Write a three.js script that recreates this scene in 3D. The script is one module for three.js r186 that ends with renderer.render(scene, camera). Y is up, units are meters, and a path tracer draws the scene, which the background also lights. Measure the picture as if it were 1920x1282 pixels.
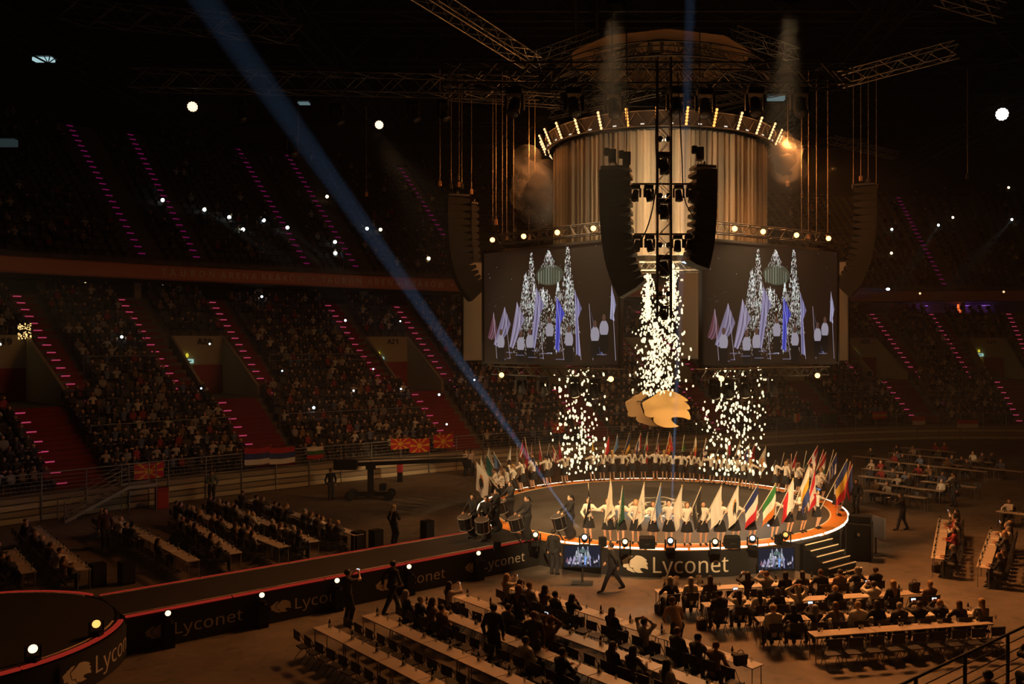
import * as THREE from 'three';
import { mergeGeometries, mergeVertices } from 'three/addons/utils/BufferGeometryUtils.js';
import { RoundedBoxGeometry } from 'three/addons/geometries/RoundedBoxGeometry.js';
import { FontLoader } from 'three/addons/loaders/FontLoader.js';
import { TextGeometry } from 'three/addons/geometries/TextGeometry.js';

// ---------------------------------------------------------------- camera, air, exposure
const scene = new THREE.Scene();
scene.background = new THREE.Color(0, 0, 0);
const EYE = 9, FOCAL = 1657, MIDX = 1100, MIDY = 641;           // eye height above the arena floor in metres, lens in pixels of 1920 x 1282
const camera = new THREE.PerspectiveCamera(2 * Math.atan(641 / FOCAL) * 180 / Math.PI, 1920 / 1282, 0.3, 400);
camera.position.set(0, EYE, 0);
camera.lookAt(0, EYE, -10);
camera.setViewOffset(1920, 1282, 960 - MIDX, 641 - MIDY, 1920, 1282);
const renderer = new THREE.WebGLRenderer({ antialias: true });
renderer.toneMapping = THREE.LinearToneMapping;
renderer.toneMappingExposure = 1.0;
renderer.shadowMap.enabled = true;
scene.fog = new THREE.FogExp2(new THREE.Color(1, 1, 1), 0.0006);   // theatrical haze that makes the beams visible

// ---------------------------------------------------------------- big lights of the show rig
const STAGE = new THREE.Vector3(3.5, 1.1, -42.5), STAGE_R = 8.75;
function spot(x, y, z, tx, ty, tz, rgb, cd, deg, pen = 0.5, size = 12) {
  const l = new THREE.SpotLight(new THREE.Color(...rgb), cd, 0, deg * Math.PI / 180, pen, 2);
  l.position.set(x, y, z); l.target.position.set(tx, ty, tz); l.castShadow = true; l.shadow.radius = size;
  scene.add(l); scene.add(l.target);
  return l;
}
function lamp(x, y, z, rgb, cd, size = 4) {
  const l = new THREE.PointLight(new THREE.Color(...rgb), cd, 0, 2);
  l.position.set(x, y, z); l.castShadow = true; l.shadow.radius = size; scene.add(l);
  return l;
}
const WARM = [1, 0.62, 0.29], AMBER = [1, 0.34, 0.085], SPARK = [1, 0.66, 0.3];
const WASH = 1;   // strength of the amber wash from the ring of light bars

// ---------------------------------------------------------------- helpers
let seed = 7;
const rnd = () => { seed = (seed * 1664525 + 1013904223) >>> 0; return seed / 4294967296; };
const rr = (a, b) => a + (b - a) * rnd();
const pick = (a) => a[Math.floor(rnd() * a.length)];
const V = (x, y, z) => new THREE.Vector3(x, y, z);
const lin = (r, g, b) => new THREE.Color().setRGB(r, g, b);
// a point of the place from where it is sighted: picture position and height above the floor
const onLevel = (px, py, h = 0) => { const d = FOCAL * (EYE - h) / (py - MIDY); return V((px - MIDX) / FOCAL * d, h, -d); };
const at = (px, py, d) => V((px - MIDX) / FOCAL * d, EYE - (py - MIDY) / FOCAL * d, -d);
const taken = {};
function numbered(name) { const n = taken[name] = (taken[name] ?? -1) + 1; return n ? name + '_' + String(n).padStart(3, '0') : name; }
function tag(o, label, category, group, kind) {
  o.userData = {};
  if (label) o.userData.label = label;
  if (category) o.userData.category = category;
  if (group) o.userData.group = group;
  if (kind) o.userData.kind = kind;
  return o;
}
function thing(name, label, category, pos = [0, 0, 0], turn = 0, group) {
  const o = new THREE.Group(); o.name = numbered(name);
  if (pos.isVector3) o.position.copy(pos); else o.position.set(...pos);
  o.rotation.y = turn; tag(o, label, category, group); scene.add(o);
  return o;
}
function part(name, geo, mat, parent, label) {
  const m = new THREE.Mesh(Array.isArray(geo) ? merge(geo) : geo, mat); m.name = name;
  if (label) m.userData.label = label;
  parent.add(m);
  return m;
}
function solo(name, geo, mat, label, category, group) {
  const m = new THREE.Mesh(Array.isArray(geo) ? merge(geo) : geo, mat); m.name = numbered(name);
  tag(m, label, category, group); scene.add(m);
  return m;
}
function structure(name, geo, mat, parent) {
  const m = new THREE.Mesh(Array.isArray(geo) ? merge(geo) : geo, mat);
  if (parent) { m.name = name; parent.add(m); } else { m.name = numbered(name); m.userData = { kind: 'structure' }; scene.add(m); }
  return m;
}
function copyOf(o, label, group) {
  const c = o.clone(); c.name = numbered(o.name.replace(/_\d{3}$/, '')); c.userData = { ...o.userData };
  if (label) c.userData.label = label;
  if (group) c.userData.group = group;
  scene.add(c);
  return c;
}
function prep(g) {
  if (!g.index) { const n = g.attributes.position.count, ix = []; for (let i = 0; i < n; i++) ix.push(i); g.setIndex(ix); }
  if (!g.attributes.normal) g.computeVertexNormals();
  if (!g.attributes.uv) g.setAttribute('uv', new THREE.BufferAttribute(new Float32Array(g.attributes.position.count * 2), 2));
  for (const k of Object.keys(g.attributes)) if (!['position', 'normal', 'uv'].includes(k)) g.deleteAttribute(k);
  return g;
}
const merge = (list) => list.length === 1 ? list[0] : mergeGeometries(list.map(prep), false);
function box(w, h, d, x = 0, y = 0, z = 0, ry = 0, rx = 0, rz = 0) {
  const g = new THREE.BoxGeometry(w, h, d);
  if (rx) g.rotateX(rx);
  if (rz) g.rotateZ(rz);
  if (ry) g.rotateY(ry);
  return g.translate(x, y, z);
}
function rbox(w, h, d, r, x = 0, y = 0, z = 0) { return new RoundedBoxGeometry(w, h, d, 1, r).translate(x, y, z); }
const UPV = V(0, 1, 0);
function bar(a, b, r, seg = 5, r2 = r) {
  const d = b.clone().sub(a), l = d.length();
  return new THREE.CylinderGeometry(r2, r, l, seg, 1).applyQuaternion(new THREE.Quaternion().setFromUnitVectors(UPV, d.normalize())).translate((a.x + b.x) / 2, (a.y + b.y) / 2, (a.z + b.z) / 2);
}
function beamBox(a, b, w, h) {   // a square-section bar from a to b
  const d = b.clone().sub(a), l = d.length(), m = new THREE.Matrix4(), zx = d.clone().normalize();
  const side = Math.abs(zx.y) > 0.99 ? V(1, 0, 0) : V(0, 1, 0).cross(zx).normalize(), up = zx.clone().cross(side);
  m.makeBasis(side, up, zx).setPosition(a.clone().add(b).multiplyScalar(0.5));
  return new THREE.BoxGeometry(w, h, l).applyMatrix4(m);
}
function polyTube(pts, r, seg = 5, closed = false) {   // a tube with sharp or soft corners through the points
  const path = new THREE.CurvePath();
  for (let i = 0; i + 1 < pts.length; i++) path.add(new THREE.LineCurve3(pts[i], pts[i + 1]));
  if (closed) path.add(new THREE.LineCurve3(pts[pts.length - 1], pts[0]));
  return new THREE.TubeGeometry(path, (pts.length - (closed ? 0 : 1)) * 1, r, seg, closed);
}
function curveTube(pts, r, n = 24, seg = 5) { return new THREE.TubeGeometry(new THREE.CatmullRomCurve3(pts), n, r, seg, false); }
function zigzag(pts, r) {   // one continuous lacing bar: square prism swept through the corner points
  const out = [];
  for (let i = 0; i + 1 < pts.length; i++) out.push(bar(pts[i], pts[i + 1], r, 3));
  return merge(out);
}
const M = (rgb, rough = 0.8, metal = 0, extra = {}) => new THREE.MeshStandardMaterial({ color: lin(...rgb), roughness: rough, metalness: metal, side: THREE.DoubleSide, ...extra });
const GLOW = (rgb, k) => new THREE.MeshStandardMaterial({ color: lin(0, 0, 0), emissive: lin(...rgb), emissiveIntensity: k, roughness: 1 });
function noiseTexture(size, fn, repeat, srgb = true) {
  const d = new Uint8Array(size * size * 4);
  for (let y = 0; y < size; y++) for (let x = 0; x < size; x++) { const c = fn(x / size, y / size), i = (y * size + x) * 4; d[i] = c[0]; d[i + 1] = c[1]; d[i + 2] = c[2]; d[i + 3] = 255; }
  const t = new THREE.DataTexture(d, size, size); t.magFilter = t.minFilter = THREE.LinearFilter; t.wrapS = t.wrapT = THREE.RepeatWrapping;
  if (srgb) t.colorSpace = THREE.SRGBColorSpace;
  if (repeat) t.repeat.set(repeat, repeat);
  t.needsUpdate = true;
  return t;
}
// value noise that tiles
function tileNoise(n, sd) {
  const a = []; let s = sd; for (let i = 0; i < n * n; i++) { s = (s * 1664525 + 1013904223) >>> 0; a.push(s / 4294967296); }
  return (u, v) => {
    const x = u * n, y = v * n, i = Math.floor(x), j = Math.floor(y), f = x - i, g = y - j, sx = f * f * (3 - 2 * f), sy = g * g * (3 - 2 * g), q = (p, r) => a[((r % n + n) % n) * n + ((p % n + n) % n)];
    return (q(i, j) * (1 - sx) + q(i + 1, j) * sx) * (1 - sy) + (q(i, j + 1) * (1 - sx) + q(i + 1, j + 1) * sx) * sy;
  };
}
function canvas(w, h, draw) {
  const c = document.createElement('canvas'); c.width = w; c.height = h; draw(c.getContext('2d'), w, h);
  const t = new THREE.CanvasTexture(c); t.colorSpace = THREE.SRGBColorSpace; t.magFilter = THREE.LinearFilter;
  return t;
}
const ORD = ['first', 'second', 'third', 'fourth', 'fifth', 'sixth', 'seventh', 'eighth', 'ninth', 'tenth', 'eleventh', 'twelfth', 'thirteenth', 'fourteenth', 'fifteenth', 'sixteenth', 'seventeenth', 'eighteenth', 'nineteenth', 'twentieth'];
const ord = (i) => { if (i < 20) return ORD[i]; const n = i + 1, t = n % 10, s = (n % 100 > 10 && n % 100 < 14) ? 'th' : t === 1 ? 'st' : t === 2 ? 'nd' : t === 3 ? 'rd' : 'th'; return n + s; };
// ---------------------------------------------------------------- materials of the setting
const n8 = tileNoise(8, 3), n32 = tileNoise(32, 5), n64 = tileNoise(64, 9), n128 = tileNoise(128, 21);
const fbm = (u, v) => 0.4 * n8(u, v) + 0.3 * n32(u, v) + 0.2 * n64(u, v) + 0.1 * n128(u, v);
const floorTex = noiseTexture(512, (u, v) => { const k = 96 + 70 * fbm(u, v) - (n64(v, u) > 0.86 ? 22 : 0); return [k, k * 0.93, k * 0.84]; });
const stageTex = noiseTexture(512, (u, v) => { const k = 92 + 46 * fbm(u, v) - (n128(v, u) > 0.9 ? 10 : 0); return [k, k * 0.97, k * 0.93]; });
const concreteTex = noiseTexture(256, (u, v) => { const k = 105 + 60 * fbm(u, v); return [k, k * 0.97, k * 0.93]; });
const MAT = {
  floor: M([0.62, 0.6, 0.58], 0.62, 0, { map: floorTex }),
  concrete: M([0.6, 0.56, 0.5], 0.9, 0, { map: concreteTex }),
  plank: M([0.3, 0.24, 0.17], 0.75), plankDark: M([0.2, 0.17, 0.13], 0.8),
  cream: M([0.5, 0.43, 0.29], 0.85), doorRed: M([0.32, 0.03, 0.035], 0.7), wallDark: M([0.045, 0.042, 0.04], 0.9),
  redCarpet: M([0.2, 0.018, 0.02], 0.95), fascia: M([0.75, 0.29, 0.18], 0.6),
  steel: M([0.36, 0.35, 0.34], 0.42, 0.7), darkSteel: M([0.05, 0.05, 0.052], 0.5, 0.6), alu: M([0.5, 0.49, 0.47], 0.35, 0.9),
  black: new THREE.MeshPhysicalMaterial({ color: lin(0.009, 0.009, 0.0095), roughness: 0.8, specularIntensity: 0.35, side: THREE.DoubleSide }), blackGloss: M([0.012, 0.012, 0.013], 0.25), blackCloth: M([0.014, 0.013, 0.014], 0.95),
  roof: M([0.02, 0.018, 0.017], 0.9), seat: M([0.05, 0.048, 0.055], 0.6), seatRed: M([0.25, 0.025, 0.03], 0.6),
};
const MAGENTA = GLOW([1, 0.09, 0.24], 0.38), VIOLET = GLOW([0.8, 0.02, 0.34], 0.17);
const EXITGREEN = GLOW([0.55, 0.95, 0.8], 0.55), YELLOW = GLOW([0.9, 0.8, 0.05], 0.7);

// ---------------------------------------------------------------- floor, roof and outer walls
const floorGeo = new THREE.BoxGeometry(260, 0.4, 260).translate(0, -0.2, -60);
{ const uv = floorGeo.attributes.uv, p = floorGeo.attributes.position; for (let i = 0; i < uv.count; i++) uv.setXY(i, p.getX(i) / 14, p.getZ(i) / 14); }
structure('floor', floorGeo, MAT.floor);
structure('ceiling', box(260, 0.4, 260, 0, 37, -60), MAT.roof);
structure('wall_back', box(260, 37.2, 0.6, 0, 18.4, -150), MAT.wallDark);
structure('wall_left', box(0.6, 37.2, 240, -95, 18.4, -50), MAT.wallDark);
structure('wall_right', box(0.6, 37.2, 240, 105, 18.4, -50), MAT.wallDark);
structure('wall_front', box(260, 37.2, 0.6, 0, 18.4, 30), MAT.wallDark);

// ---------------------------------------------------------------- the bowl: a curve along the foot of the stands, and offsets from it
const bowl = new THREE.CatmullRomCurve3([[-39, 16], [-37.6, 25], [-34, 33.5], [-28.4, 42.7], [-21.3, 51], [-17.2, 54.9], [-8.4, 61.9], [0, 67.2], [9, 72.2], [17.6, 76.6], [25, 79.6], [33, 81.3], [42, 81], [52, 77.5], [60, 71], [66, 62]].map(([x, d]) => V(x, 0, -d)), false, 'centripetal');
const LEN = bowl.getLength();
bowl.arcLengthDivisions = 1200;
const bowlCache = [];
for (let i = 0; i <= 1200; i++) { const u = i / 1200, p = bowl.getPointAt(u), t = bowl.getTangentAt(u); bowlCache.push([p, V(t.z, 0, -t.x).normalize()]); }
function onBowl(s, d = 0, y = 0) {
  const k = THREE.MathUtils.clamp(s / LEN, 0, 1) * 1200, i = Math.min(1199, Math.floor(k)), f = k - i, [p, n] = bowlCache[i], [q, m] = bowlCache[i + 1];
  const nx = n.x + (m.x - n.x) * f, nz = n.z + (m.z - n.z) * f, l = Math.hypot(nx, nz);
  return V(p.x + (q.x - p.x) * f + nx / l * d, y, p.z + (q.z - p.z) * f + nz / l * d);
}
function bowlTurn(s) { const a = onBowl(s, 0), b = onBowl(s, 1); return Math.atan2(a.x - b.x, a.z - b.z); }   // rotation.y so that +z looks down at the arena
const pxOf = (p) => MIDX + FOCAL * p.x / -p.z;
function bowlAtPx(px, d) { let best = 0, e = 1e9; for (let s = 0; s < LEN; s += 0.1) { const p = onBowl(s, d); if (p.z > -20) continue; const k = Math.abs(pxOf(p) - px); if (k < e) { e = k; best = s; } } return best; }
// strip between two (offset, height) profiles along the bowl
function bowlStrip(s0, s1, profile, step = 1.4) {
  const n = Math.max(1, Math.ceil((s1 - s0) / step)), pos = [], uv = [], ix = [], m = profile.length;
  for (let i = 0; i <= n; i++) { const s = s0 + (s1 - s0) * i / n; profile.forEach(([d, y], j) => { const p = onBowl(s, d, y); pos.push(p.x, p.y, p.z); uv.push(s / 4, (d + y) / 4); }); }
  for (let i = 0; i < n; i++) for (let j = 0; j + 1 < m; j++) { const a = i * m + j, b = a + m; ix.push(a, b, a + 1, b, b + 1, a + 1); }
  let g = new THREE.BufferGeometry(); g.setAttribute('position', new THREE.Float32BufferAttribute(pos, 3)); g.setAttribute('uv', new THREE.Float32BufferAttribute(uv, 2)); g.setIndex(ix);
  g = g.toNonIndexed(); g.computeVertexNormals();
  return g;
}
const LOW = { d0: 0.9, y0: 1.35, run: 0.85, rise: 0.478, rows: 24 }, HIGH = { d0: 18.4, y0: 15.2, run: 0.85, rise: 0.58, rows: 24 };
const rowD = (t, r) => t.d0 + t.run * r, rowY = (t, r) => t.y0 + t.rise * r;
const VOMITORY = { from: 9, to: 16, half: 1.75 };   // rows that an entrance cuts out of the lower tier
const S_A = 8, S_B = LEN - 4;
const voms = [25, 400, 757, 1010, 1235, 1440, 1640, 1868].map((px) => bowlAtPx(px, 12));
const inVom = (s, r, extra = 0) => r >= VOMITORY.from && r <= VOMITORY.to && voms.some((v) => Math.abs(s - v) < VOMITORY.half + extra);

// lower tier, one concrete step a row
const lowTier = new THREE.Group(); lowTier.name = 'floor_lower_tier'; lowTier.userData = { kind: 'structure' }; scene.add(lowTier);
for (let r = 0; r < LOW.rows; r++) {
  const d = rowD(LOW, r), y = rowY(LOW, r), cuts = r >= VOMITORY.from && r <= VOMITORY.to ? voms : [], list = [];
  let s = S_A;
  for (const v of [...cuts, null]) { const e = v === null ? S_B : v - VOMITORY.half; list.push(bowlStrip(s, e, [[d, y - LOW.rise], [d, y], [d + LOW.run, y]])); s = v + VOMITORY.half; }
  structure('step', list, MAT.concrete, lowTier);
}
// upper tier
const highTier = new THREE.Group(); highTier.name = 'floor_upper_tier'; highTier.userData = { kind: 'structure' }; scene.add(highTier);
for (let r = 0; r < HIGH.rows; r++) { const d = rowD(HIGH, r), y = rowY(HIGH, r); structure('step', bowlStrip(S_A, S_B, [[d, y - HIGH.rise], [d, y], [d + HIGH.run, y]], 2), MAT.concrete, highTier); }
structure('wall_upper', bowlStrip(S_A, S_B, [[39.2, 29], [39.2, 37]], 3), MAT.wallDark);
// fascia of the upper balcony, its soffit and the parapet behind it
structure('trim_1', bowlStrip(S_A, S_B, [[16.9, 13.55], [16.7, 13.65], [16.7, 14.6], [16.95, 14.7]], 1.4), MAT.fascia);
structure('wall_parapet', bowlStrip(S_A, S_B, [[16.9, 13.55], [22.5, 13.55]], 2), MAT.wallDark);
structure('floor_gangway', bowlStrip(S_A, S_B, [[16.9, 14.7], [16.9, 15.0], [17.1, 15.0], [17.1, 14.62], [18.4, 14.62]], 2), MAT.concrete);
structure('floor_concourse', bowlStrip(S_A, S_B, [[rowD(LOW, LOW.rows), rowY(LOW, LOW.rows - 1)], [rowD(LOW, LOW.rows) + 3.5, rowY(LOW, LOW.rows - 1)]], 2), MAT.concrete);
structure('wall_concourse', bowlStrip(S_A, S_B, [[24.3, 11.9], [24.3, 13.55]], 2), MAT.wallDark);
// columns of the concourse
{ let k = 0; for (let s = S_A + 4; s < S_B; s += 7.6, k++) { const p = onBowl(s, 21.6), t = bowlTurn(s); const c = structure('column', [box(0.5, 1.5, 0.5, 0, 12.8, 0)], MAT.cream); c.position.copy(p); c.rotation.y = t; } }
// lettering on the fascia: each letter stands a little proud of the band
const font = await new FontLoader().loadAsync('fonts/droid/droid_sans_bold.typeface.json');
const letterCache = {};
function letter(ch, size, depth = 0.03) {
  const key = ch + size;
  if (!(key in letterCache)) { const g = new TextGeometry(ch, { font, size, depth, curveSegments: 4, bevelEnabled: false }); g.computeBoundingBox(); letterCache[key] = g.index ? g : prep(g); }
  return letterCache[key];
}
{
  const text = 'TAURON ARENA KRAKÓW  •  ', size = 0.5, mat = M([0.95, 0.75, 0.6], 0.6), band = thing('fascia_lettering', 'arena name in pale capitals repeated along the red balcony band', 'lettering');
  let i = 0;
  for (let s = bowlAtPx(300, 16.7); s < bowlAtPx(905, 16.7);) {
    const ch = text[i++ % text.length], w = (font.data.glyphs[ch] ?? font.data.glyphs['?']).ha / font.data.resolution * size;
    if (ch !== ' ') { const m = part('letter', letter(ch, size), mat, band), p = onBowl(s, 16.66, 13.88); m.position.copy(p); m.rotation.y = bowlTurn(s); }
    s += w * 1.12;
  }
}
// planked front of the lower tier and the pipe railing on top of it
const railGroups = [];
{
  let k = 0;
  const planks = new THREE.Group(); planks.name = 'wall_plank_front'; planks.userData = { kind: 'structure' }; scene.add(planks);
  structure('backing', bowlStrip(S_A, S_B, [[0.35, 0], [0.35, 1.3], [0.9, 1.35]], 2), MAT.plankDark, planks);
  for (let s = S_A; s < S_B - 2; s += 4.2) for (let j = 0; j < 4; j++) structure('plank', bowlStrip(s + 0.02, s + 4.16, [[0.3, 0.05 + j * 0.325], [0.26, 0.05 + j * 0.325], [0.26, 0.29 + j * 0.325], [0.34, 0.29 + j * 0.325]], 2.1), j % 2 ? MAT.plank : MAT.cream, planks);
  for (let s = S_A; s < S_B - 4.2; s += 4.2, k++) {
    const o = thing('guard_railing', `pipe railing with thin rails above the planked wall, ${ord(k)} bay from the left`, 'railing');
    for (let q = 0; q < 2; q++) { const p = onBowl(s + q * 2.1, 0.2, 0.05); part('post', bar(p, p.clone().setY(2.45), 0.035, 5), MAT.steel, o); }
    for (let j = 0; j < 6; j++) { const pts = [0.03, 1, 2, 2.97].map((q) => onBowl(s + q * 1.4, 0.16, 1.42 + j * 0.2)); part('rail', polyTube(pts, j === 5 ? 0.032 : 0.014, 4), MAT.steel, o); }
    railGroups.push(o);
  }
}
// entrances cut into the lower tier
const vomNames = ['A19', 'A20', 'A21', 'A22', 'A23', 'A24', 'A25', 'A26', 'A27'];
voms.forEach((v, i) => {
  const y0 = rowY(LOW, VOMITORY.from - 1), yTop = rowY(LOW, VOMITORY.to) + 0.45, dA = rowD(LOW, VOMITORY.from), dB = rowD(LOW, VOMITORY.to + 1), h = VOMITORY.half;
  const g = new THREE.Group(); g.name = numbered('wall_entrance'); g.userData = { kind: 'structure' }; scene.add(g);
  const c = onBowl(v, dB - 0.05, 0); g.position.copy(c); g.rotation.y = bowlTurn(v);
  const hh = yTop - y0;
  structure('back_panel', [box(2 * h, hh - 2.15, 0.2, 0, y0 + 2.15 + (hh - 2.15) / 2, 0)], MAT.cream, g);
  structure('jamb', [box(0.4, 2.15, 0.2, -h + 0.2, y0 + 1.075, 0)], MAT.cream, g);
  structure('door_leaf', [box(h + 0.3, 2.15, 0.14, h - (h + 0.3) / 2, y0 + 1.075, 0)], MAT.doorRed, g);
  structure('passage', [box(1.5, 0.1, 3, -h + 1.1, y0 - 0.05, -1.6), box(0.1, 2.15, 3, -h + 0.35, y0 + 1.07, -1.6), box(0.1, 2.15, 3, -h + 1.45, y0 + 1.07, -1.6), box(1.5, 0.1, 3, -h + 1.1, y0 + 2.2, -1.6), box(1.5, 2.2, 0.1, -h + 1.1, y0 + 1.07, -3)], M([0.5, 0.45, 0.12], 0.8), g);
  const L = dB - dA;
  for (const sd of [-1, 1]) {   // side walls follow the slope of the rows
    const sh = new THREE.Shape(); sh.moveTo(0, y0 - 0.2); sh.lineTo(L, y0 - 0.2); sh.lineTo(L, y0 + 0.75); sh.lineTo(0, yTop); sh.closePath();
    structure('side_panel', new THREE.ExtrudeGeometry(sh, { depth: 0.18, bevelEnabled: false }).rotateY(-Math.PI / 2).translate(sd * h + (sd > 0 ? 0.18 : 0), 0, 0), MAT.cream, g);
  }
  structure('landing', [box(2 * h, 0.1, L, 0, y0 - 0.05, L / 2)], MAT.concrete, g);
  const sign = thing('exit_sign', `green-white exit sign with yellow lamp over tier entrance ${vomNames[i]}`, 'sign');
  const p = onBowl(v, dB - 0.2, 0); sign.position.copy(p); sign.rotation.y = g.rotation.y;
  part('panel', rbox(0.75, 0.3, 0.08, 0.02, -h + 1.0, y0 + 2.42, 0.05), EXITGREEN, sign);
  part('arrow', box(0.4, 0.08, 0.02, -h + 1.0, y0 + 2.42, 0.1), M([0.02, 0.2, 0.12]), sign);
  part('signal_lamp', new THREE.SphereGeometry(0.11, 8, 6).scale(1, 1.5, 1).translate(-h + 0.9, y0 + 2.85, 0.12), YELLOW, sign);
  const code = thing('entrance_number', `dark painted entrance number ${vomNames[i]} on the cream tier wall`, 'lettering', p, g.rotation.y);
  let x = -0.1; for (const ch of vomNames[i]) { const m = part('letter', letter(ch, 0.42), MAT.wallDark, code); m.position.set(x, yTop - 0.62, 0.06); x += 0.36; }
  const q = onBowl(v, dB + 1.2, y0 + 1.9), t = onBowl(v - 0.7, dB + 1.2, y0 + 1.9);
  if (pxOf(q) > -40 && pxOf(q) < 1960) {
    const l = thing('passage_lamp', `yellowish passage lamp inside the ${vomNames[i]} tier entrance`, 'lamp', onBowl(v - 0.65, dB + 1.4, y0 + 2.1));
    part('diffuser', rbox(0.4, 0.06, 0.4, 0.02), GLOW([0.95, 0.75, 0.18], 1.5), l);
    lamp(l.position.x, l.position.y - 0.12, l.position.z, [0.95, 0.72, 0.15], 0.5, 6);
  }
});
// stairs through the rows, each tread with its small glowing edge lamp
const stepLamp = box(0.5, 0.07, 0.03);
function aisle(s, tier, r0, r1, width, mat, say, lampEvery = 1, carpet = false) {
  const o = new THREE.Group(); o.name = numbered('floor_stair'); o.userData = { kind: 'structure', label: say }; scene.add(o);
  for (let r = r0; r <= r1; r++) {
    const d = rowD(tier, r), y = rowY(tier, r);
    part('tread', [bowlStrip(s - width / 2, s + width / 2, [[d - 0.42, y - tier.rise], [d - 0.42, y - tier.rise / 2 + 0.015], [d, y - tier.rise / 2 + 0.015], [d, y + 0.02], [d + tier.run - 0.42, y + 0.02]], width)], mat, o);
    if (r % lampEvery === 0) {
      const m = part('step_lamp', stepLamp, tier === LOW ? MAGENTA : VIOLET, o), p = onBowl(s - width / 2 + 0.34, d - 0.44, y - 0.19);
      m.position.copy(p); m.rotation.y = bowlTurn(s);
    }
  }
  return o;
}
const SIDE = ['', 'far left', 'left', 'middle', 'fourth', 'fifth', 'far right', 'last'];
const aisles = [];   // [position, half width, first row, last row, tier]
voms.forEach((v, i) => {
  const w = SIDE[i] || ord(i);
  aisle(v, LOW, 0, VOMITORY.from - 1, 2.6, MAT.redCarpet, `wide red stair with pink step lamps below entrance ${vomNames[i]}`, 1, true); aisles.push([v, 1.4, 0, VOMITORY.from, LOW]);
  for (const sd of [-1, 1]) { aisle(v + sd * 2.5, LOW, VOMITORY.from, LOW.rows - 1, 1.25, MAT.redCarpet, `narrow stair with pink step lamps climbing ${sd < 0 ? 'left' : 'right'} of entrance ${vomNames[i]}`); aisles.push([v + sd * 2.5, 0.75, VOMITORY.from, LOW.rows, LOW]); }
});
[[150, 256, 0], [262, 264, 1], [462, 288, 2], [556, 300, 3], [764, 342, 4], [1090, 400, 5], [1700, 470, 6]].forEach(([px, , k]) => {
  const s = bowlAtPx(px, 36) , o = aisle(s, HIGH, 1, HIGH.rows - 1, 1.2, MAT.concrete, `upper tier stair with faint pink step lamps, ${ord(k)} from the left`);
  aisles.push([s, 0.75, 0, HIGH.rows, HIGH]);
});
// crush rails across the lower tier
for (let i = 0; i + 1 < voms.length; i++) for (const [r, e] of [[4, 1.5], [12, 3.3]]) {
  const a = voms[i] + e, b = voms[i + 1] - e, d = rowD(LOW, r) + 0.06, y = rowY(LOW, r), n = Math.round((b - a) / 2.2), g = thing('crush_rail', `${r < 9 ? 'lower' : 'upper'} thin rail across the seats between entrances ${vomNames[i]} and ${vomNames[i + 1]}`, 'railing', [0, 0, 0], 0, 'rails across the lower tier');
  const pts = []; for (let k = 0; k <= n; k++) { const s = a + (b - a) * k / n, p = onBowl(s, d, y); pts.push(p.clone().setY(y + 1.0)); part('post', bar(p, p.clone().setY(y + 1.0), 0.025, 4), MAT.steel, g); }
  part('top_rail', polyTube(pts, 0.028, 4), MAT.steel, g); part('mid_rail', polyTube(pts.map((p) => p.clone().setY(y + 0.55)), 0.015, 4), MAT.steel, g);
}
const inAisle = (s, r, tier) => aisles.some(([a, h, r0, r1, t]) => t === tier && r >= r0 && r < r1 + 0.5 && Math.abs(s - a) < h);
// ---------------------------------------------------------------- people: fields of tapered limbs meshed into one skin, clothes and hair as shells over it
function capsules(list) {   // list of [a, b, radius at a, radius at b]
  const c = list.map(([a, b, ra, rb]) => { const dx = b.x - a.x, dy = b.y - a.y, dz = b.z - a.z; return [a.x, a.y, a.z, dx, dy, dz, ra, rb - ra, Math.max(1e-9, dx * dx + dy * dy + dz * dz)]; });
  return (x, y, z, k) => {
    let m = 1e3;
    for (const q of c) {
      const px = x - q[0], py = y - q[1], pz = z - q[2], t = Math.min(1, Math.max(0, (px * q[3] + py * q[4] + pz * q[5]) / q[8]));
      const ex = px - q[3] * t, ey = py - q[4] * t, ez = pz - q[5] * t, d = Math.sqrt(ex * ex + ey * ey + ez * ez) - q[6] - q[7] * t;
      const h = Math.max(k - Math.abs(m - d), 0) / k;
      m = Math.min(m, d) - h * h * k * 0.25;
    }
    return m;
  };
}
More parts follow.
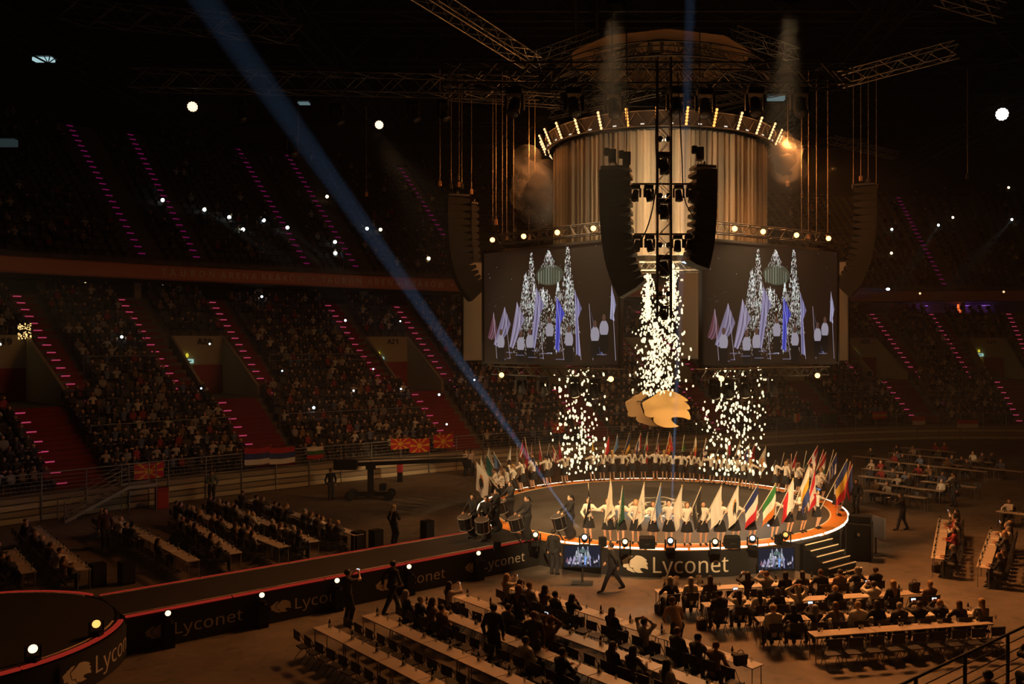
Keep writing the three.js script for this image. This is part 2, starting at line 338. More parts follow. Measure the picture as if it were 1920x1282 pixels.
function meshField(fn, lo, hi, cell) {   // surface nets
  const nx = Math.ceil((hi.x - lo.x) / cell) + 1, ny = Math.ceil((hi.y - lo.y) / cell) + 1, nz = Math.ceil((hi.z - lo.z) / cell) + 1, f = new Float32Array(nx * ny * nz);
  for (let k = 0, n = 0; k < nz; k++) for (let j = 0; j < ny; j++) for (let i = 0; i < nx; i++, n++) f[n] = fn(lo.x + i * cell, lo.y + j * cell, lo.z + k * cell);
  const id = new Int32Array(nx * ny * nz).fill(-1), pos = [], ix = [], at3 = (i, j, k) => i + nx * (j + ny * k);
  const E = [[0, 1], [2, 3], [4, 5], [6, 7], [0, 2], [1, 3], [4, 6], [5, 7], [0, 4], [1, 5], [2, 6], [3, 7]];
  for (let k = 0; k < nz - 1; k++) for (let j = 0; j < ny - 1; j++) for (let i = 0; i < nx - 1; i++) {
    const v = []; let neg = 0;
    for (let c = 0; c < 8; c++) { v[c] = f[at3(i + (c & 1), j + (c >> 1 & 1), k + (c >> 2))]; if (v[c] < 0) neg++; }
    if (neg === 0 || neg === 8) continue;
    let x = 0, y = 0, z = 0, n = 0;
    for (const [a, b] of E) if (v[a] < 0 !== v[b] < 0) { const t = v[a] / (v[a] - v[b]); x += (a & 1) + ((b & 1) - (a & 1)) * t; y += (a >> 1 & 1) + ((b >> 1 & 1) - (a >> 1 & 1)) * t; z += (a >> 2) + ((b >> 2) - (a >> 2)) * t; n++; }
    id[at3(i, j, k)] = pos.length / 3; pos.push(lo.x + (i + x / n) * cell, lo.y + (j + y / n) * cell, lo.z + (k + z / n) * cell);
  }
  const quad = (a, b, c, d, flip) => { if (a < 0 || b < 0 || c < 0 || d < 0) return; if (flip) ix.push(a, c, b, a, d, c); else ix.push(a, b, c, a, c, d); };
  for (let k = 1; k < nz - 1; k++) for (let j = 1; j < ny - 1; j++) for (let i = 1; i < nx - 1; i++) {
    const s = f[at3(i, j, k)] < 0;
    if (s !== f[at3(i + 1, j, k)] < 0) quad(id[at3(i, j - 1, k - 1)], id[at3(i, j, k - 1)], id[at3(i, j, k)], id[at3(i, j - 1, k)], !s);
    if (s !== f[at3(i, j + 1, k)] < 0) quad(id[at3(i - 1, j, k - 1)], id[at3(i - 1, j, k)], id[at3(i, j, k)], id[at3(i, j, k - 1)], !s);
    if (s !== f[at3(i, j, k + 1)] < 0) quad(id[at3(i - 1, j - 1, k)], id[at3(i, j - 1, k)], id[at3(i, j, k)], id[at3(i - 1, j, k)], !s);
  }
  const g = new THREE.BufferGeometry(); g.setAttribute('position', new THREE.Float32BufferAttribute(pos, 3)); g.setIndex(ix); g.computeVertexNormals();
  return prep(g);
}
function limbs(list, cell, grow = 0, k = 0.035, cut = null) {
  const lo = V(1e3, 1e3, 1e3), hi = V(-1e3, -1e3, -1e3);
  for (const [a, b, ra, rb] of list) for (const [p, r] of [[a, ra], [b, rb]]) { const m = r + grow + 2.2 * cell; lo.min(V(p.x - m, p.y - m, p.z - m)); hi.max(V(p.x + m, p.y + m, p.z + m)); }
  const f = capsules(list);
  return meshField(cut ? (x, y, z) => Math.max(f(x, y, z, k) - grow, cut(x, y, z)) : (x, y, z) => f(x, y, z, k) - grow, lo, hi, cell);
}
function ik(s, w, l1, l2, hint) {   // elbow or knee between two ends
  const d = w.clone().sub(s), l = Math.min(d.length(), (l1 + l2) * 0.999); d.normalize();
  const a = (l1 * l1 - l2 * l2 + l * l) / (2 * l), h = Math.sqrt(Math.max(0, l1 * l1 - a * a)), n = hint.clone().addScaledVector(d, -hint.dot(d)).normalize();
  return s.clone().addScaledVector(d, a).addScaledVector(n, h);
}
function handGeo(w, dir, palmN, curl, side) {   // palm, four fingers of unequal length and a thumb that leaves the side of the palm
  const y = dir.clone().normalize(), z = palmN.clone().addScaledVector(y, -palmN.dot(y)).normalize(), x = y.clone().cross(z), P = (a, b, c) => w.clone().addScaledVector(x, a).addScaledVector(y, b).addScaledVector(z, c);
  const out = [bar(P(0, -0.02, 0), P(0, 0.085, 0), 0.03, 6, 0.036)];
  [[-0.027, 0.06], [-0.009, 0.072], [0.009, 0.067], [0.026, 0.052]].forEach(([a, l]) => { const r = Math.PI * 0.5 * curl, m = P(a, 0.085 + l * 0.5 * Math.cos(r * 0.6), l * 0.5 * Math.sin(r * 0.6)), e = m.clone().addScaledVector(y, l * 0.5 * Math.cos(r * 1.7)).addScaledVector(z, l * 0.5 * Math.sin(r * 1.7)); out.push(bar(P(a, 0.08, 0), m, 0.0095, 4, 0.009), bar(m, e, 0.009, 4, 0.007)); });
  const t0 = P(side * 0.03, 0.02, 0.004), t1 = P(side * (0.058 - 0.02 * curl), 0.055, 0.02), t2 = P(side * (0.062 - 0.04 * curl), 0.085, 0.028 + 0.02 * curl);
  out.push(bar(t0, t1, 0.0125, 4, 0.011), bar(t1, t2, 0.011, 4, 0.008));
  return out;
}
const hairF = {
  short: (h) => (x, y, z) => { const X = x - h.x, Y = y - h.y, Z = z - h.z, e = Math.hypot(X / 0.086, (Y - 0.012) / 0.118, (Z + 0.008) / 0.107) - 1; return Math.max(e * 0.09, Math.min(0.045 - Y, Z - 0.01) * 0.8 - (Y < -0.045 ? -0.02 : 0)); },
  bald: null,
};
function pose(o) {   // joints from a short description; origin on the floor, looking along +z
  const seat = o.seat ?? 0, hipY = seat ? seat + 0.09 : 0.93, lean = o.lean ?? 0, side = o.side ?? 0, J = {};
  const up = V(Math.sin(side), Math.cos(lean) * Math.cos(side), Math.sin(lean)).normalize();
  J.pelvis = V(0, hipY, o.hipZ ?? 0); J.chest = J.pelvis.clone().addScaledVector(up, 0.42); J.neck = J.chest.clone().addScaledVector(up, 0.1);
  J.head = J.neck.clone().add(V((o.look ?? 0) * 0.02, 0.135, 0.03 + (o.nod ?? 0)));
  J.turnHead = o.turnHead ?? 0; J.nodHead = o.nodHead ?? 0;
  const tw = o.twist ?? 0, sx = V(Math.cos(tw), 0, -Math.sin(tw)), sw = o.female ? 0.165 : 0.19;
  J.sL = J.chest.clone().addScaledVector(sx, sw).addScaledVector(up, 0.03); J.sR = J.chest.clone().addScaledVector(sx, -sw).addScaledVector(up, 0.03);
  J.wL = o.wL.clone(); J.wR = o.wR.clone();
  for (const k of ['L', 'R']) { const s = J['s' + k], w = J['w' + k], d = w.clone().sub(s); if (d.length() > 0.52) w.copy(s).addScaledVector(d.normalize(), 0.52); }
  J.eL = ik(J.sL, J.wL, 0.285, 0.255, o.hintL ?? V(0.8, -0.6, -0.5)); J.eR = ik(J.sR, J.wR, 0.285, 0.255, o.hintR ?? V(-0.8, -0.6, -0.5));
  const f = o.feet ?? (seat ? [V(0.11, 0.07, 0.43), V(-0.11, 0.07, 0.4)] : [V(0.1, 0.075, 0), V(-0.1, 0.075, 0.02)]);
  J.hL = J.pelvis.clone().add(V(0.085, -0.02, 0)); J.hR = J.pelvis.clone().add(V(-0.085, -0.02, 0)); J.aL = f[0]; J.aR = f[1];
  J.kL = ik(J.hL, J.aL, 0.44, 0.43, V(0.1, seat ? 0.7 : 0, 1)); J.kR = ik(J.hR, J.aR, 0.44, 0.43, V(-0.1, seat ? 0.7 : 0, 1));
  J.tL = J.aL.clone().add(V(0.03, -0.045, 0.15)); J.tR = J.aR.clone().add(V(-0.03, -0.045, 0.15));
  return J;
}
const figures = {};
function figure(key, make, o) {   // geometries of one pose: body, top, bottom, hair, shoes
  if (figures[key]) return figures[key];
  const J = pose(make), q = o.fine ?? 1, cell = 0.03 * q, F = {}, fem = make.female;
  const torso = [[J.pelvis, J.chest, fem ? 0.1 : 0.115, fem ? 0.095 : 0.12], [J.hL, J.hR, 0.1, 0.1], [J.chest.clone().lerp(J.sL, 0.5), J.chest.clone().lerp(J.sR, 0.5), fem ? 0.09 : 0.105, fem ? 0.09 : 0.105], [J.sL, J.sR, 0.055, 0.055]];
  const arm = (k) => [[J['s' + k], J['e' + k], 0.05, 0.04], [J['e' + k], J['w' + k], 0.039, 0.028]];
  const leg = (k) => [[J['h' + k], J['k' + k], fem ? 0.076 : 0.082, 0.054], [J['k' + k], J['a' + k], 0.052, 0.036]];
  const foot = (k) => [[J['a' + k], J['t' + k], 0.038, 0.032]];
  const skin = [...torso.map(([a, b, ra, rb]) => [a, b, ra - 0.012, rb - 0.012]), ...arm('L'), ...arm('R'), ...leg('L'), ...leg('R'), ...foot('L'), ...foot('R'), [J.chest, J.neck.clone().lerp(J.head, 0.3), 0.05, 0.046]];
  if (q > 2) for (const k of ['L', 'R']) { const d = J['w' + k].clone().sub(J['e' + k]).normalize(); skin.push([J['w' + k], J['w' + k].clone().addScaledVector(d, 0.1), 0.034, 0.026]); }
  const rot = new THREE.Matrix4().makeRotationY(J.turnHead).multiply(new THREE.Matrix4().makeRotationX(J.nodHead));
  const head = capsules([[V(0, 0.035, -0.012), V(0, 0.03, -0.02), 0.088, 0.09], [V(0, -0.02, 0.018), V(0, -0.075, 0.045), 0.066, 0.042], [V(0, 0.01, 0.088), V(0, -0.026, 0.107), 0.011, 0.015], [V(-0.026, -0.058, 0.074), V(0.026, -0.058, 0.074), 0.013, 0.013], [V(0.08, -0.005, -0.005), V(0.082, -0.03, -0.008), 0.018, 0.012], [V(-0.08, -0.005, -0.005), V(-0.082, -0.03, -0.008), 0.018, 0.012], [V(0, -0.06, -0.03), V(0, -0.14, -0.035), 0.05, 0.05]]);
  const eye = (x, y, z) => Math.min(Math.hypot(x - 0.032, y - 0.012, z - 0.093), Math.hypot(x + 0.032, y - 0.012, z - 0.093)) - 0.017;
  const hg = meshField((x, y, z) => Math.max(head(x, y, z, 0.03), -eye(x, y, z)), V(-0.13, -0.22, -0.16), V(0.13, 0.16, 0.16), 0.0155 * q).applyMatrix4(rot).translate(J.head.x, J.head.y, J.head.z);
  const list = [limbs(skin, cell), hg];
  if (q <= 2) for (const [k, sd] of [['L', 1], ['R', -1]]) { const d = J['w' + k].clone().sub(J['e' + k]); list.push(...handGeo(J['w' + k], d, o.palm ?? V(0, -1, 0.3), o.curl ?? 0.5, -sd)); }
  F.body = merge(list);
  const wr = (k, t) => [[J['s' + k], J['e' + k], 0.05, 0.042], [J['e' + k], J['e' + k].clone().lerp(J['w' + k], t), 0.041, 0.032]];
  const sleeve = o.sleeve ?? 0.93, hem = J.pelvis.clone().addScaledVector(J.chest.clone().sub(J.pelvis), -0.06);
  const tops = [[hem, J.chest, fem ? 0.112 : 0.128, fem ? 0.1 : 0.125], ...torso.slice(2), ...(sleeve > 0 ? [...wr('L', sleeve), ...wr('R', sleeve)] : [[J.sL, J.sL.clone().lerp(J.eL, 0.6), 0.05, 0.046], [J.sR, J.sR.clone().lerp(J.eR, 0.6), 0.05, 0.046]])];
  F.top = limbs(tops, cell, 0.014, 0.04);
  const low = [];
  if (o.bottom === 'skirt') {   // flared and pleated
    const pts = [], n = q > 1.3 ? 14 : 28; for (let i = 0; i <= 5; i++) { const t = i / 5; pts.push(new THREE.Vector2(0.13 + 0.105 * Math.pow(t, 0.8), hem.y + 0.08 - t * 0.46)); }
    const g = new THREE.LatheGeometry(pts, n), p = g.attributes.position;
    for (let i = 0; i < p.count; i++) { const a = Math.atan2(p.getX(i), p.getZ(i)), t = (hem.y + 0.08 - p.getY(i)) / 0.46, k = 1 + 0.05 * t * Math.cos(a * 11); p.setXYZ(i, p.getX(i) * k * 1.08, p.getY(i), p.getZ(i) * k * 0.88); }
    g.translate(hem.x, 0, hem.z); g.computeVertexNormals(); low.push(prep(g));
  } else if (o.bottom === 'coat') {
    const m = J.kL.clone().lerp(J.kR, 0.5), e = J.aL.clone().lerp(J.aR, 0.5).add(V(0, 0.14, -0.02));
    low.push(limbs([[J.pelvis, m, 0.15, 0.17], [m, e, 0.17, 0.19], [J.hL, J.hR, 0.1, 0.1], [J.kL, J.kR, 0.09, 0.09]], cell * 1.2, 0.02, 0.06));
  } else low.push(limbs([[J.hL, J.hR, 0.1, 0.1], ...['L', 'R'].flatMap((k) => [[J['h' + k], J['k' + k], 0.088, 0.064], [J['k' + k], J['a' + k].clone().lerp(J['k' + k], 0.06), 0.062, 0.05]])], cell, 0.014));
  F.bottom = merge(low);
  F.shoes = ['L', 'R'].map((k) => limbs(foot(k), cell * 0.9, 0.012, 0.01, (x, y, z) => y - J['a' + k].y - 0.035));
  const hs = o.hair ?? 'short', hc = 0.022 * q;
  if (hs !== 'none') {
    const cap = (x, y, z) => Math.max((Math.hypot(x / 0.1, (y - 0.038) / 0.1, (z + 0.02) / 0.108) - 1) * 0.1, Math.max(z - 0.045 - Math.max(0, y - 0.07) * 0.7, (hs === 'short' ? -0.055 : -0.16) - y));
    const tail = hs === 'long' ? capsules([[V(0, -0.02, -0.085), V(0, -0.2, -0.1), 0.062, 0.075], [V(0, -0.2, -0.1), V(0, -0.36, -0.12), 0.07, 0.035], [V(0.075, 0, -0.03), V(0.07, -0.22, -0.02), 0.028, 0.026], [V(-0.075, 0, -0.03), V(-0.07, -0.22, -0.02), 0.028, 0.026]]) : hs === 'pony' ? capsules([[V(0, 0.06, -0.11), V(0, -0.16, -0.16), 0.04, 0.025]]) : null;
    F.hair = meshField((x, y, z) => tail ? Math.min(cap(x, y, z), tail(x, y, z, 0.03)) : cap(x, y, z), V(-0.15, -0.44, -0.24), V(0.15, 0.19, 0.12), hc).applyMatrix4(rot).translate(J.head.x, J.head.y, J.head.z);
  }
  F.J = J;
  return figures[key] = F;
}
const cloth = {};
const clothMat = (rgb, rough = 0.9) => cloth[rgb.join() + rough] ??= M(rgb, rough);
const SKINS = [[0.62, 0.38, 0.25], [0.55, 0.32, 0.2], [0.68, 0.44, 0.31], [0.48, 0.27, 0.165], [0.38, 0.2, 0.12]];
const HAIRS = [[0.035, 0.02, 0.012], [0.012, 0.009, 0.008], [0.12, 0.062, 0.025], [0.42, 0.26, 0.1], [0.22, 0.1, 0.04], [0.3, 0.28, 0.26]];
const HAIRWORD = ['dark brown', 'black', 'brown', 'blond', 'auburn', 'grey'];
const TOPS = [[[0.02, 0.02, 0.022], 'black'], [[0.03, 0.035, 0.06], 'navy'], [[0.07, 0.068, 0.068], 'dark grey'], [[0.72, 0.68, 0.62], 'white'], [[0.55, 0.48, 0.4], 'cream'], [[0.3, 0.035, 0.04], 'red'], [[0.05, 0.11, 0.07], 'green'], [[0.13, 0.17, 0.3], 'blue'], [[0.25, 0.16, 0.09], 'brown'], [[0.28, 0.27, 0.27], 'grey']];
function dress(o, F, c) {   // c: skin, top, bottom, hair, shoes colours
  part('body', F.body, clothMat(c.skin, 0.55), o);
  part(c.topName ?? 'shirt', F.top, clothMat(c.top), o);
  part(c.bottomName ?? 'trousers', F.bottom, clothMat(c.bottom), o);
  if (F.hair) part('hair', F.hair, clothMat(c.hair, 0.6), o);
  for (const g of F.shoes) part('shoe', g, clothMat(c.shoes ?? [0.015, 0.014, 0.014], 0.5), o);
  return o;
}
function person(F, c, label, pos, turn, group, scale = 1) {
  const o = thing('person', label, 'person', pos, turn, group);
  dress(o, F, c); o.scale.setScalar(scale);
  return o;
}
// poses used in the place
const FIG = {
  bearerA: () => figure('bearerA', { female: true, wL: V(0.2, 1.28, 0.3), wR: V(-0.12, 1.0, 0.26), hintL: V(1, -0.3, -0.2), hintR: V(-1, -0.3, -0.3) }, { bottom: 'skirt', hair: 'long', curl: 0.9, fine: 1.25 }),
  bearerB: () => figure('bearerB', { female: true, wR: V(-0.2, 1.28, 0.3), wL: V(0.12, 1.0, 0.26), hintR: V(-1, -0.3, -0.2), hintL: V(1, -0.3, -0.3) }, { bottom: 'skirt', hair: 'long', curl: 0.9, fine: 1.25 }),
  bearerC: () => figure('bearerC', { female: true, wL: V(0.22, 1.3, 0.24), wR: V(-0.27, 0.93, 0.03), hintL: V(1, -0.3, -0.2), hintR: V(-1, 0, -0.6) }, { bottom: 'skirt', hair: 'pony', curl: 0.7, fine: 1.25 }),
  drummer: () => figure('drummer', { wL: V(0.17, 1.02, 0.42), wR: V(-0.17, 1.06, 0.4), nodHead: 0.2 }, { bottom: 'coat', hair: 'pony', curl: 0.9 }),
  stand: () => figure('stand', { wL: V(0.26, 0.87, 0.03), wR: V(-0.26, 0.87, 0.05) }, { bottom: 'trousers', hair: 'short' }),
  standWoman: () => figure('standWoman', { female: true, wL: V(0.23, 0.9, 0.05), wR: V(-0.1, 1.1, 0.28) }, { bottom: 'trousers', hair: 'long' }),
  photo: () => figure('photo', { wL: V(0.1, 1.56, 0.36), wR: V(-0.1, 1.56, 0.36), hintL: V(1, -0.8, 0), hintR: V(-1, -0.8, 0) }, { bottom: 'trousers', hair: 'short', sleeve: 0, curl: 0.8 }),
  walk: () => figure('walk', { lean: 0.06, wL: V(0.24, 0.95, -0.16), wR: V(-0.22, 0.98, 0.2), feet: [V(0.06, 0.085, 0.36), V(-0.07, 0.15, -0.42)] }, { bottom: 'trousers', hair: 'short' }),
  camera: () => figure('camera', { lean: 0.12, wL: V(0.1, 1.38, 0.32), wR: V(-0.12, 1.42, 0.26), feet: [V(0.14, 0.075, 0.24), V(-0.14, 0.075, -0.2)], hintL: V(1, -0.9, 0), hintR: V(-1, -0.8, 0) }, { bottom: 'trousers', hair: 'short', curl: 0.8 }),
  bend: () => figure('bend', { lean: 0.75, hipZ: -0.1, wL: V(0.16, 0.86, 0.5), wR: V(-0.18, 0.86, 0.46), nod: 0.05, nodHead: 0.5 }, { bottom: 'trousers', hair: 'short' }),
};
const SEATED = { table: { seat: 0.44, lean: 0.14, wL: V(0.14, 0.8, 0.42), wR: V(-0.16, 0.8, 0.4) }, lap: { seat: 0.44, lean: -0.08, wL: V(0.08, 0.66, 0.28), wR: V(-0.07, 0.67, 0.26) }, phone: { seat: 0.44, lean: 0.02, wL: V(0.06, 1.16, 0.36), wR: V(-0.08, 1.16, 0.35), hintL: V(1, -0.8, 0), hintR: V(-1, -0.8, 0) }, overhead: { seat: 0.44, lean: -0.02, wL: V(0.13, 1.3, 0.02), wR: V(-0.13, 1.3, 0.02), hintL: V(1, 0.4, 0.3), hintR: V(-1, 0.4, 0.3) }, turned: { seat: 0.44, lean: 0.05, twist: 0.35, turnHead: 0.7, wL: V(0.05, 0.8, 0.4), wR: V(-0.3, 0.68, 0.2) }, chin: { seat: 0.44, lean: 0.2, nodHead: 0.1, wL: V(0.1, 0.8, 0.42), wR: V(-0.06, 1.06, 0.26), hintR: V(-0.5, -1, 0) }, clap: { seat: 0.44, lean: 0, wL: V(0.03, 1.0, 0.32), wR: V(-0.03, 1.0, 0.32), hintL: V(1, -0.6, 0), hintR: V(-1, -0.6, 0) } };
function seated(kind, woman, fine) { return figure(['seated', kind, woman, fine].join(), { ...SEATED[kind], female: woman }, { hair: woman ? 'long' : 'short', fine, sleeve: 0.9, curl: kind === 'phone' ? 0.8 : 0.4 }); }
// ---------------------------------------------------------------- emblem: two overlapping big-cat heads in profile, as outlines
const HEAD_FRONT = [[625, 548], [660, 520], [730, 480], [800, 440], [850, 405], [905, 370], [920, 330], [1000, 312], [1060, 312], [1150, 325], [1250, 355], [1350, 410], [1430, 465], [1465, 490], [1440, 510], [1390, 505], [1450, 560], [1490, 610], [1500, 640], [1480, 660], [1430, 655], [1480, 720], [1505, 790], [1505, 840], [1470, 840], [1380, 810], [1280, 795], [1200, 800], [1160, 810], [1155, 850], [1190, 900], [1240, 940], [1300, 965], [1230, 985], [1130, 990], [1040, 985], [960, 965], [890, 930], [845, 890], [830, 850], [845, 795], [790, 805], [730, 800], [680, 770], [665, 730], [670, 690], [640, 620], [632, 575]];
const HEAD_REAR = [[320, 550], [350, 520], [420, 480], [500, 460], [445, 455], [520, 405], [575, 395], [600, 365], [660, 335], [720, 325], [830, 350], [760, 375], [740, 420], [680, 460], [620, 500], [600, 560], [606, 610], [630, 670], [650, 730], [672, 785], [740, 820], [790, 835], [805, 860], [830, 900], [880, 945], [950, 975], [900, 985], [800, 975], [700, 945], [610, 915], [550, 890], [525, 850], [530, 800], [480, 810], [420, 805], [375, 785], [365, 740], [385, 720], [350, 650], [330, 590]];
const emblemPoint = ([x, y]) => [(x - 913) / 1185, (650 - y) / 1185];   // one unit wide
function emblemShape(list) { const s = new THREE.Shape(); s.setFromPoints(list.map((p) => new THREE.Vector2(...emblemPoint(p)))); return s; }
function drawEmblem(g, cx, cy, w, front, rear) {
  for (const [list, c] of [[HEAD_REAR, rear], [HEAD_FRONT, front]]) { g.fillStyle = c; g.beginPath(); list.forEach((p, i) => { const [x, y] = emblemPoint(p); g[i ? 'lineTo' : 'moveTo'](cx + x * w, cy - y * w); }); g.closePath(); if (list === HEAD_FRONT) { g.strokeStyle = '#171514'; g.lineWidth = w * 0.035; g.stroke(); } g.fill(); }
}
function drawBrand(g, x, cy, h, ink) {   // emblem and word side by side
  drawEmblem(g, x + h * 0.66, cy, h * 1.25, ink, ink);
  g.fillStyle = ink; g.textBaseline = 'middle'; g.font = `${Math.round(h * 0.9)}px sans-serif`; g.save(); g.translate(x + h * 1.42, cy + h * 0.02); g.scale(1.2, 1); g.fillText('Lyconet', 0, 0); g.restore();
}
// ---------------------------------------------------------------- round main stage
const LEDWHITE = GLOW([1, 0.86, 0.6], 2.6), LEDRED = GLOW([1, 0.06, 0.035], 0.22), LINEWARM = M([0.75, 0.6, 0.42], 0.6), ORANGE = M([0.75, 0.24, 0.035], 0.55);
const CX = STAGE.x, CZ = STAGE.z;
const arcGeo = (r0, r1, a0, a1, y, h, n) => {   // block of a ring: angles from +x towards -z
  const s = new THREE.Shape(); const P = (r, a) => new THREE.Vector2(r * Math.cos(a), r * Math.sin(a));
  for (let i = 0; i <= n; i++) s[i ? 'lineTo' : 'moveTo'](P(r1, a0 + (a1 - a0) * i / n).x, P(r1, a0 + (a1 - a0) * i / n).y);
  for (let i = n; i >= 0; i--) s.lineTo(P(r0, a0 + (a1 - a0) * i / n).x, P(r0, a0 + (a1 - a0) * i / n).y);
  s.closePath();
  return new THREE.ExtrudeGeometry(s, { depth: h, bevelEnabled: false }).rotateX(-Math.PI / 2).translate(0, y, 0);
};
const RUN_DIR = V(-0.743, 0, 0.668), RUN_SIDE = V(0.668, 0, 0.743);   // runway leaves the stage towards the small round stage; side that looks at the camera
const runAngle = Math.atan2(-RUN_DIR.z, RUN_DIR.x);
{
  const st = thing('main_stage', 'large round stage with glowing white rim line and orange edge band', 'stage', [CX, 0, CZ]);
  const deckTex = canvas(1024, 1024, (g, w) => {
    const id = g.createImageData(w, w); for (let y = 0; y < w; y++) for (let x = 0; x < w; x++) { const u = x / w, v = y / w, k = 74 + 34 * fbm(u * 2 % 1, v * 2 % 1), i = (y * w + x) * 4; id.data[i] = k; id.data[i + 1] = k * 0.96; id.data[i + 2] = k * 0.91; id.data[i + 3] = 255; }
    g.putImageData(id, 0, 0);
    g.strokeStyle = 'rgba(245,238,222,1)'; g.lineWidth = 9;
    for (const l of [HEAD_REAR, HEAD_FRONT]) { g.beginPath(); l.forEach((p, i) => { const [x, y] = emblemPoint(p); g[i ? 'lineTo' : 'moveTo'](512 + x * 330, 512 - y * 330); }); g.closePath(); g.stroke(); }
    for (let k = 0; k < 5; k++) { g.beginPath(); g.ellipse(512 - 40 + k * 18, 505, 40 + k * 28, 16 + k * 13, 0.2, 3.4 + 0.1 * k, 5.9); g.stroke(); }
  });
  part('skirt', new THREE.CylinderGeometry(8.72, 8.72, 1.02, 96, 1, true).translate(0, 0.51, 0), MAT.blackCloth, st);
  part('deck', new THREE.CylinderGeometry(7.9, 7.9, 0.1, 96).translate(0, 1.05, 0), M([0.62, 0.6, 0.57], 0.5, 0, { map: deckTex }), st);
  part('edge_line', arcGeo(7.9, 7.97, 0, Math.PI * 2, 1.0, 0.112, 96), LINEWARM, st);
  part('edge_band', arcGeo(7.97, 8.7, 0, Math.PI * 2, 1.0, 0.105, 96), ORANGE, st);
  const N = 66;
  for (let k = 0; k < N; k++) {
    const a = k / N * Math.PI * 2, off = Math.abs(Math.atan2(Math.sin(a + Math.PI / N - runAngle), Math.cos(a + Math.PI / N - runAngle)));
    if (off < 0.2 || off > 3.3) continue;
    part('light_strip', arcGeo(8.68, 8.76, a + 0.006, a + Math.PI * 2 / N - (k % 3 ? 0.006 : 0.016), 1.06, 0.06, 3), LEDWHITE, st);
  }
  // printed front banner bent round the skirt
  const bt = canvas(1024, 164, (g, w, h) => { g.fillStyle = '#141312'; g.fillRect(0, 0, w, h); drawBrand(g, 20, h * 0.5, h * 0.98, '#d6ccb8'); });
  const b = new THREE.CylinderGeometry(8.8, 8.8, 0.95, 24, 1, true, -0.26, 0.58).translate(0, 0.5, 0);
  part('printed_banner', b, new THREE.MeshStandardMaterial({ map: bt, roughness: 0.75, side: THREE.DoubleSide }), st);
  // landing and stair on the camera side at right
  const e = V(0.768, 0, -0.64), n = V(0.64, 0, 0.768), o = V(8.52 - CX, 0, -34.45 - CZ);
  const sh = (k) => o.clone().addScaledVector(n, k);
  const stair = thing('stage_stair', 'six black steps with pale nosings beside the right screen monitor', 'stairs', [CX, 0, CZ]);
  part('landing', box(1.8, 1.08, 1.7, 0, 0.54, 0), MAT.blackCloth, stair).position.copy(o.clone().addScaledVector(e, 0.9).addScaledVector(n, -0.86));
  stair.children[0].rotation.y = Math.atan2(0.64, 0.768);
  for (let k = 0; k < 6; k++) {
    const y = 1.08 - 0.18 * k, c = sh(0.0 + 0.27 * k).addScaledVector(e, 0.9), m = part('step', box(1.8, Math.max(0.06, y), 0.27, 0, y / 2, -0.135 + 0.0), MAT.black, stair);
    m.position.copy(c); m.rotation.y = Math.atan2(n.x, n.z);
    const q = part('nosing', box(1.8, 0.035, 0.035, 0, y + 0.005, 0.0), M([0.8, 0.7, 0.52], 0.5), stair); q.position.copy(c); q.rotation.y = m.rotation.y;
  }
}
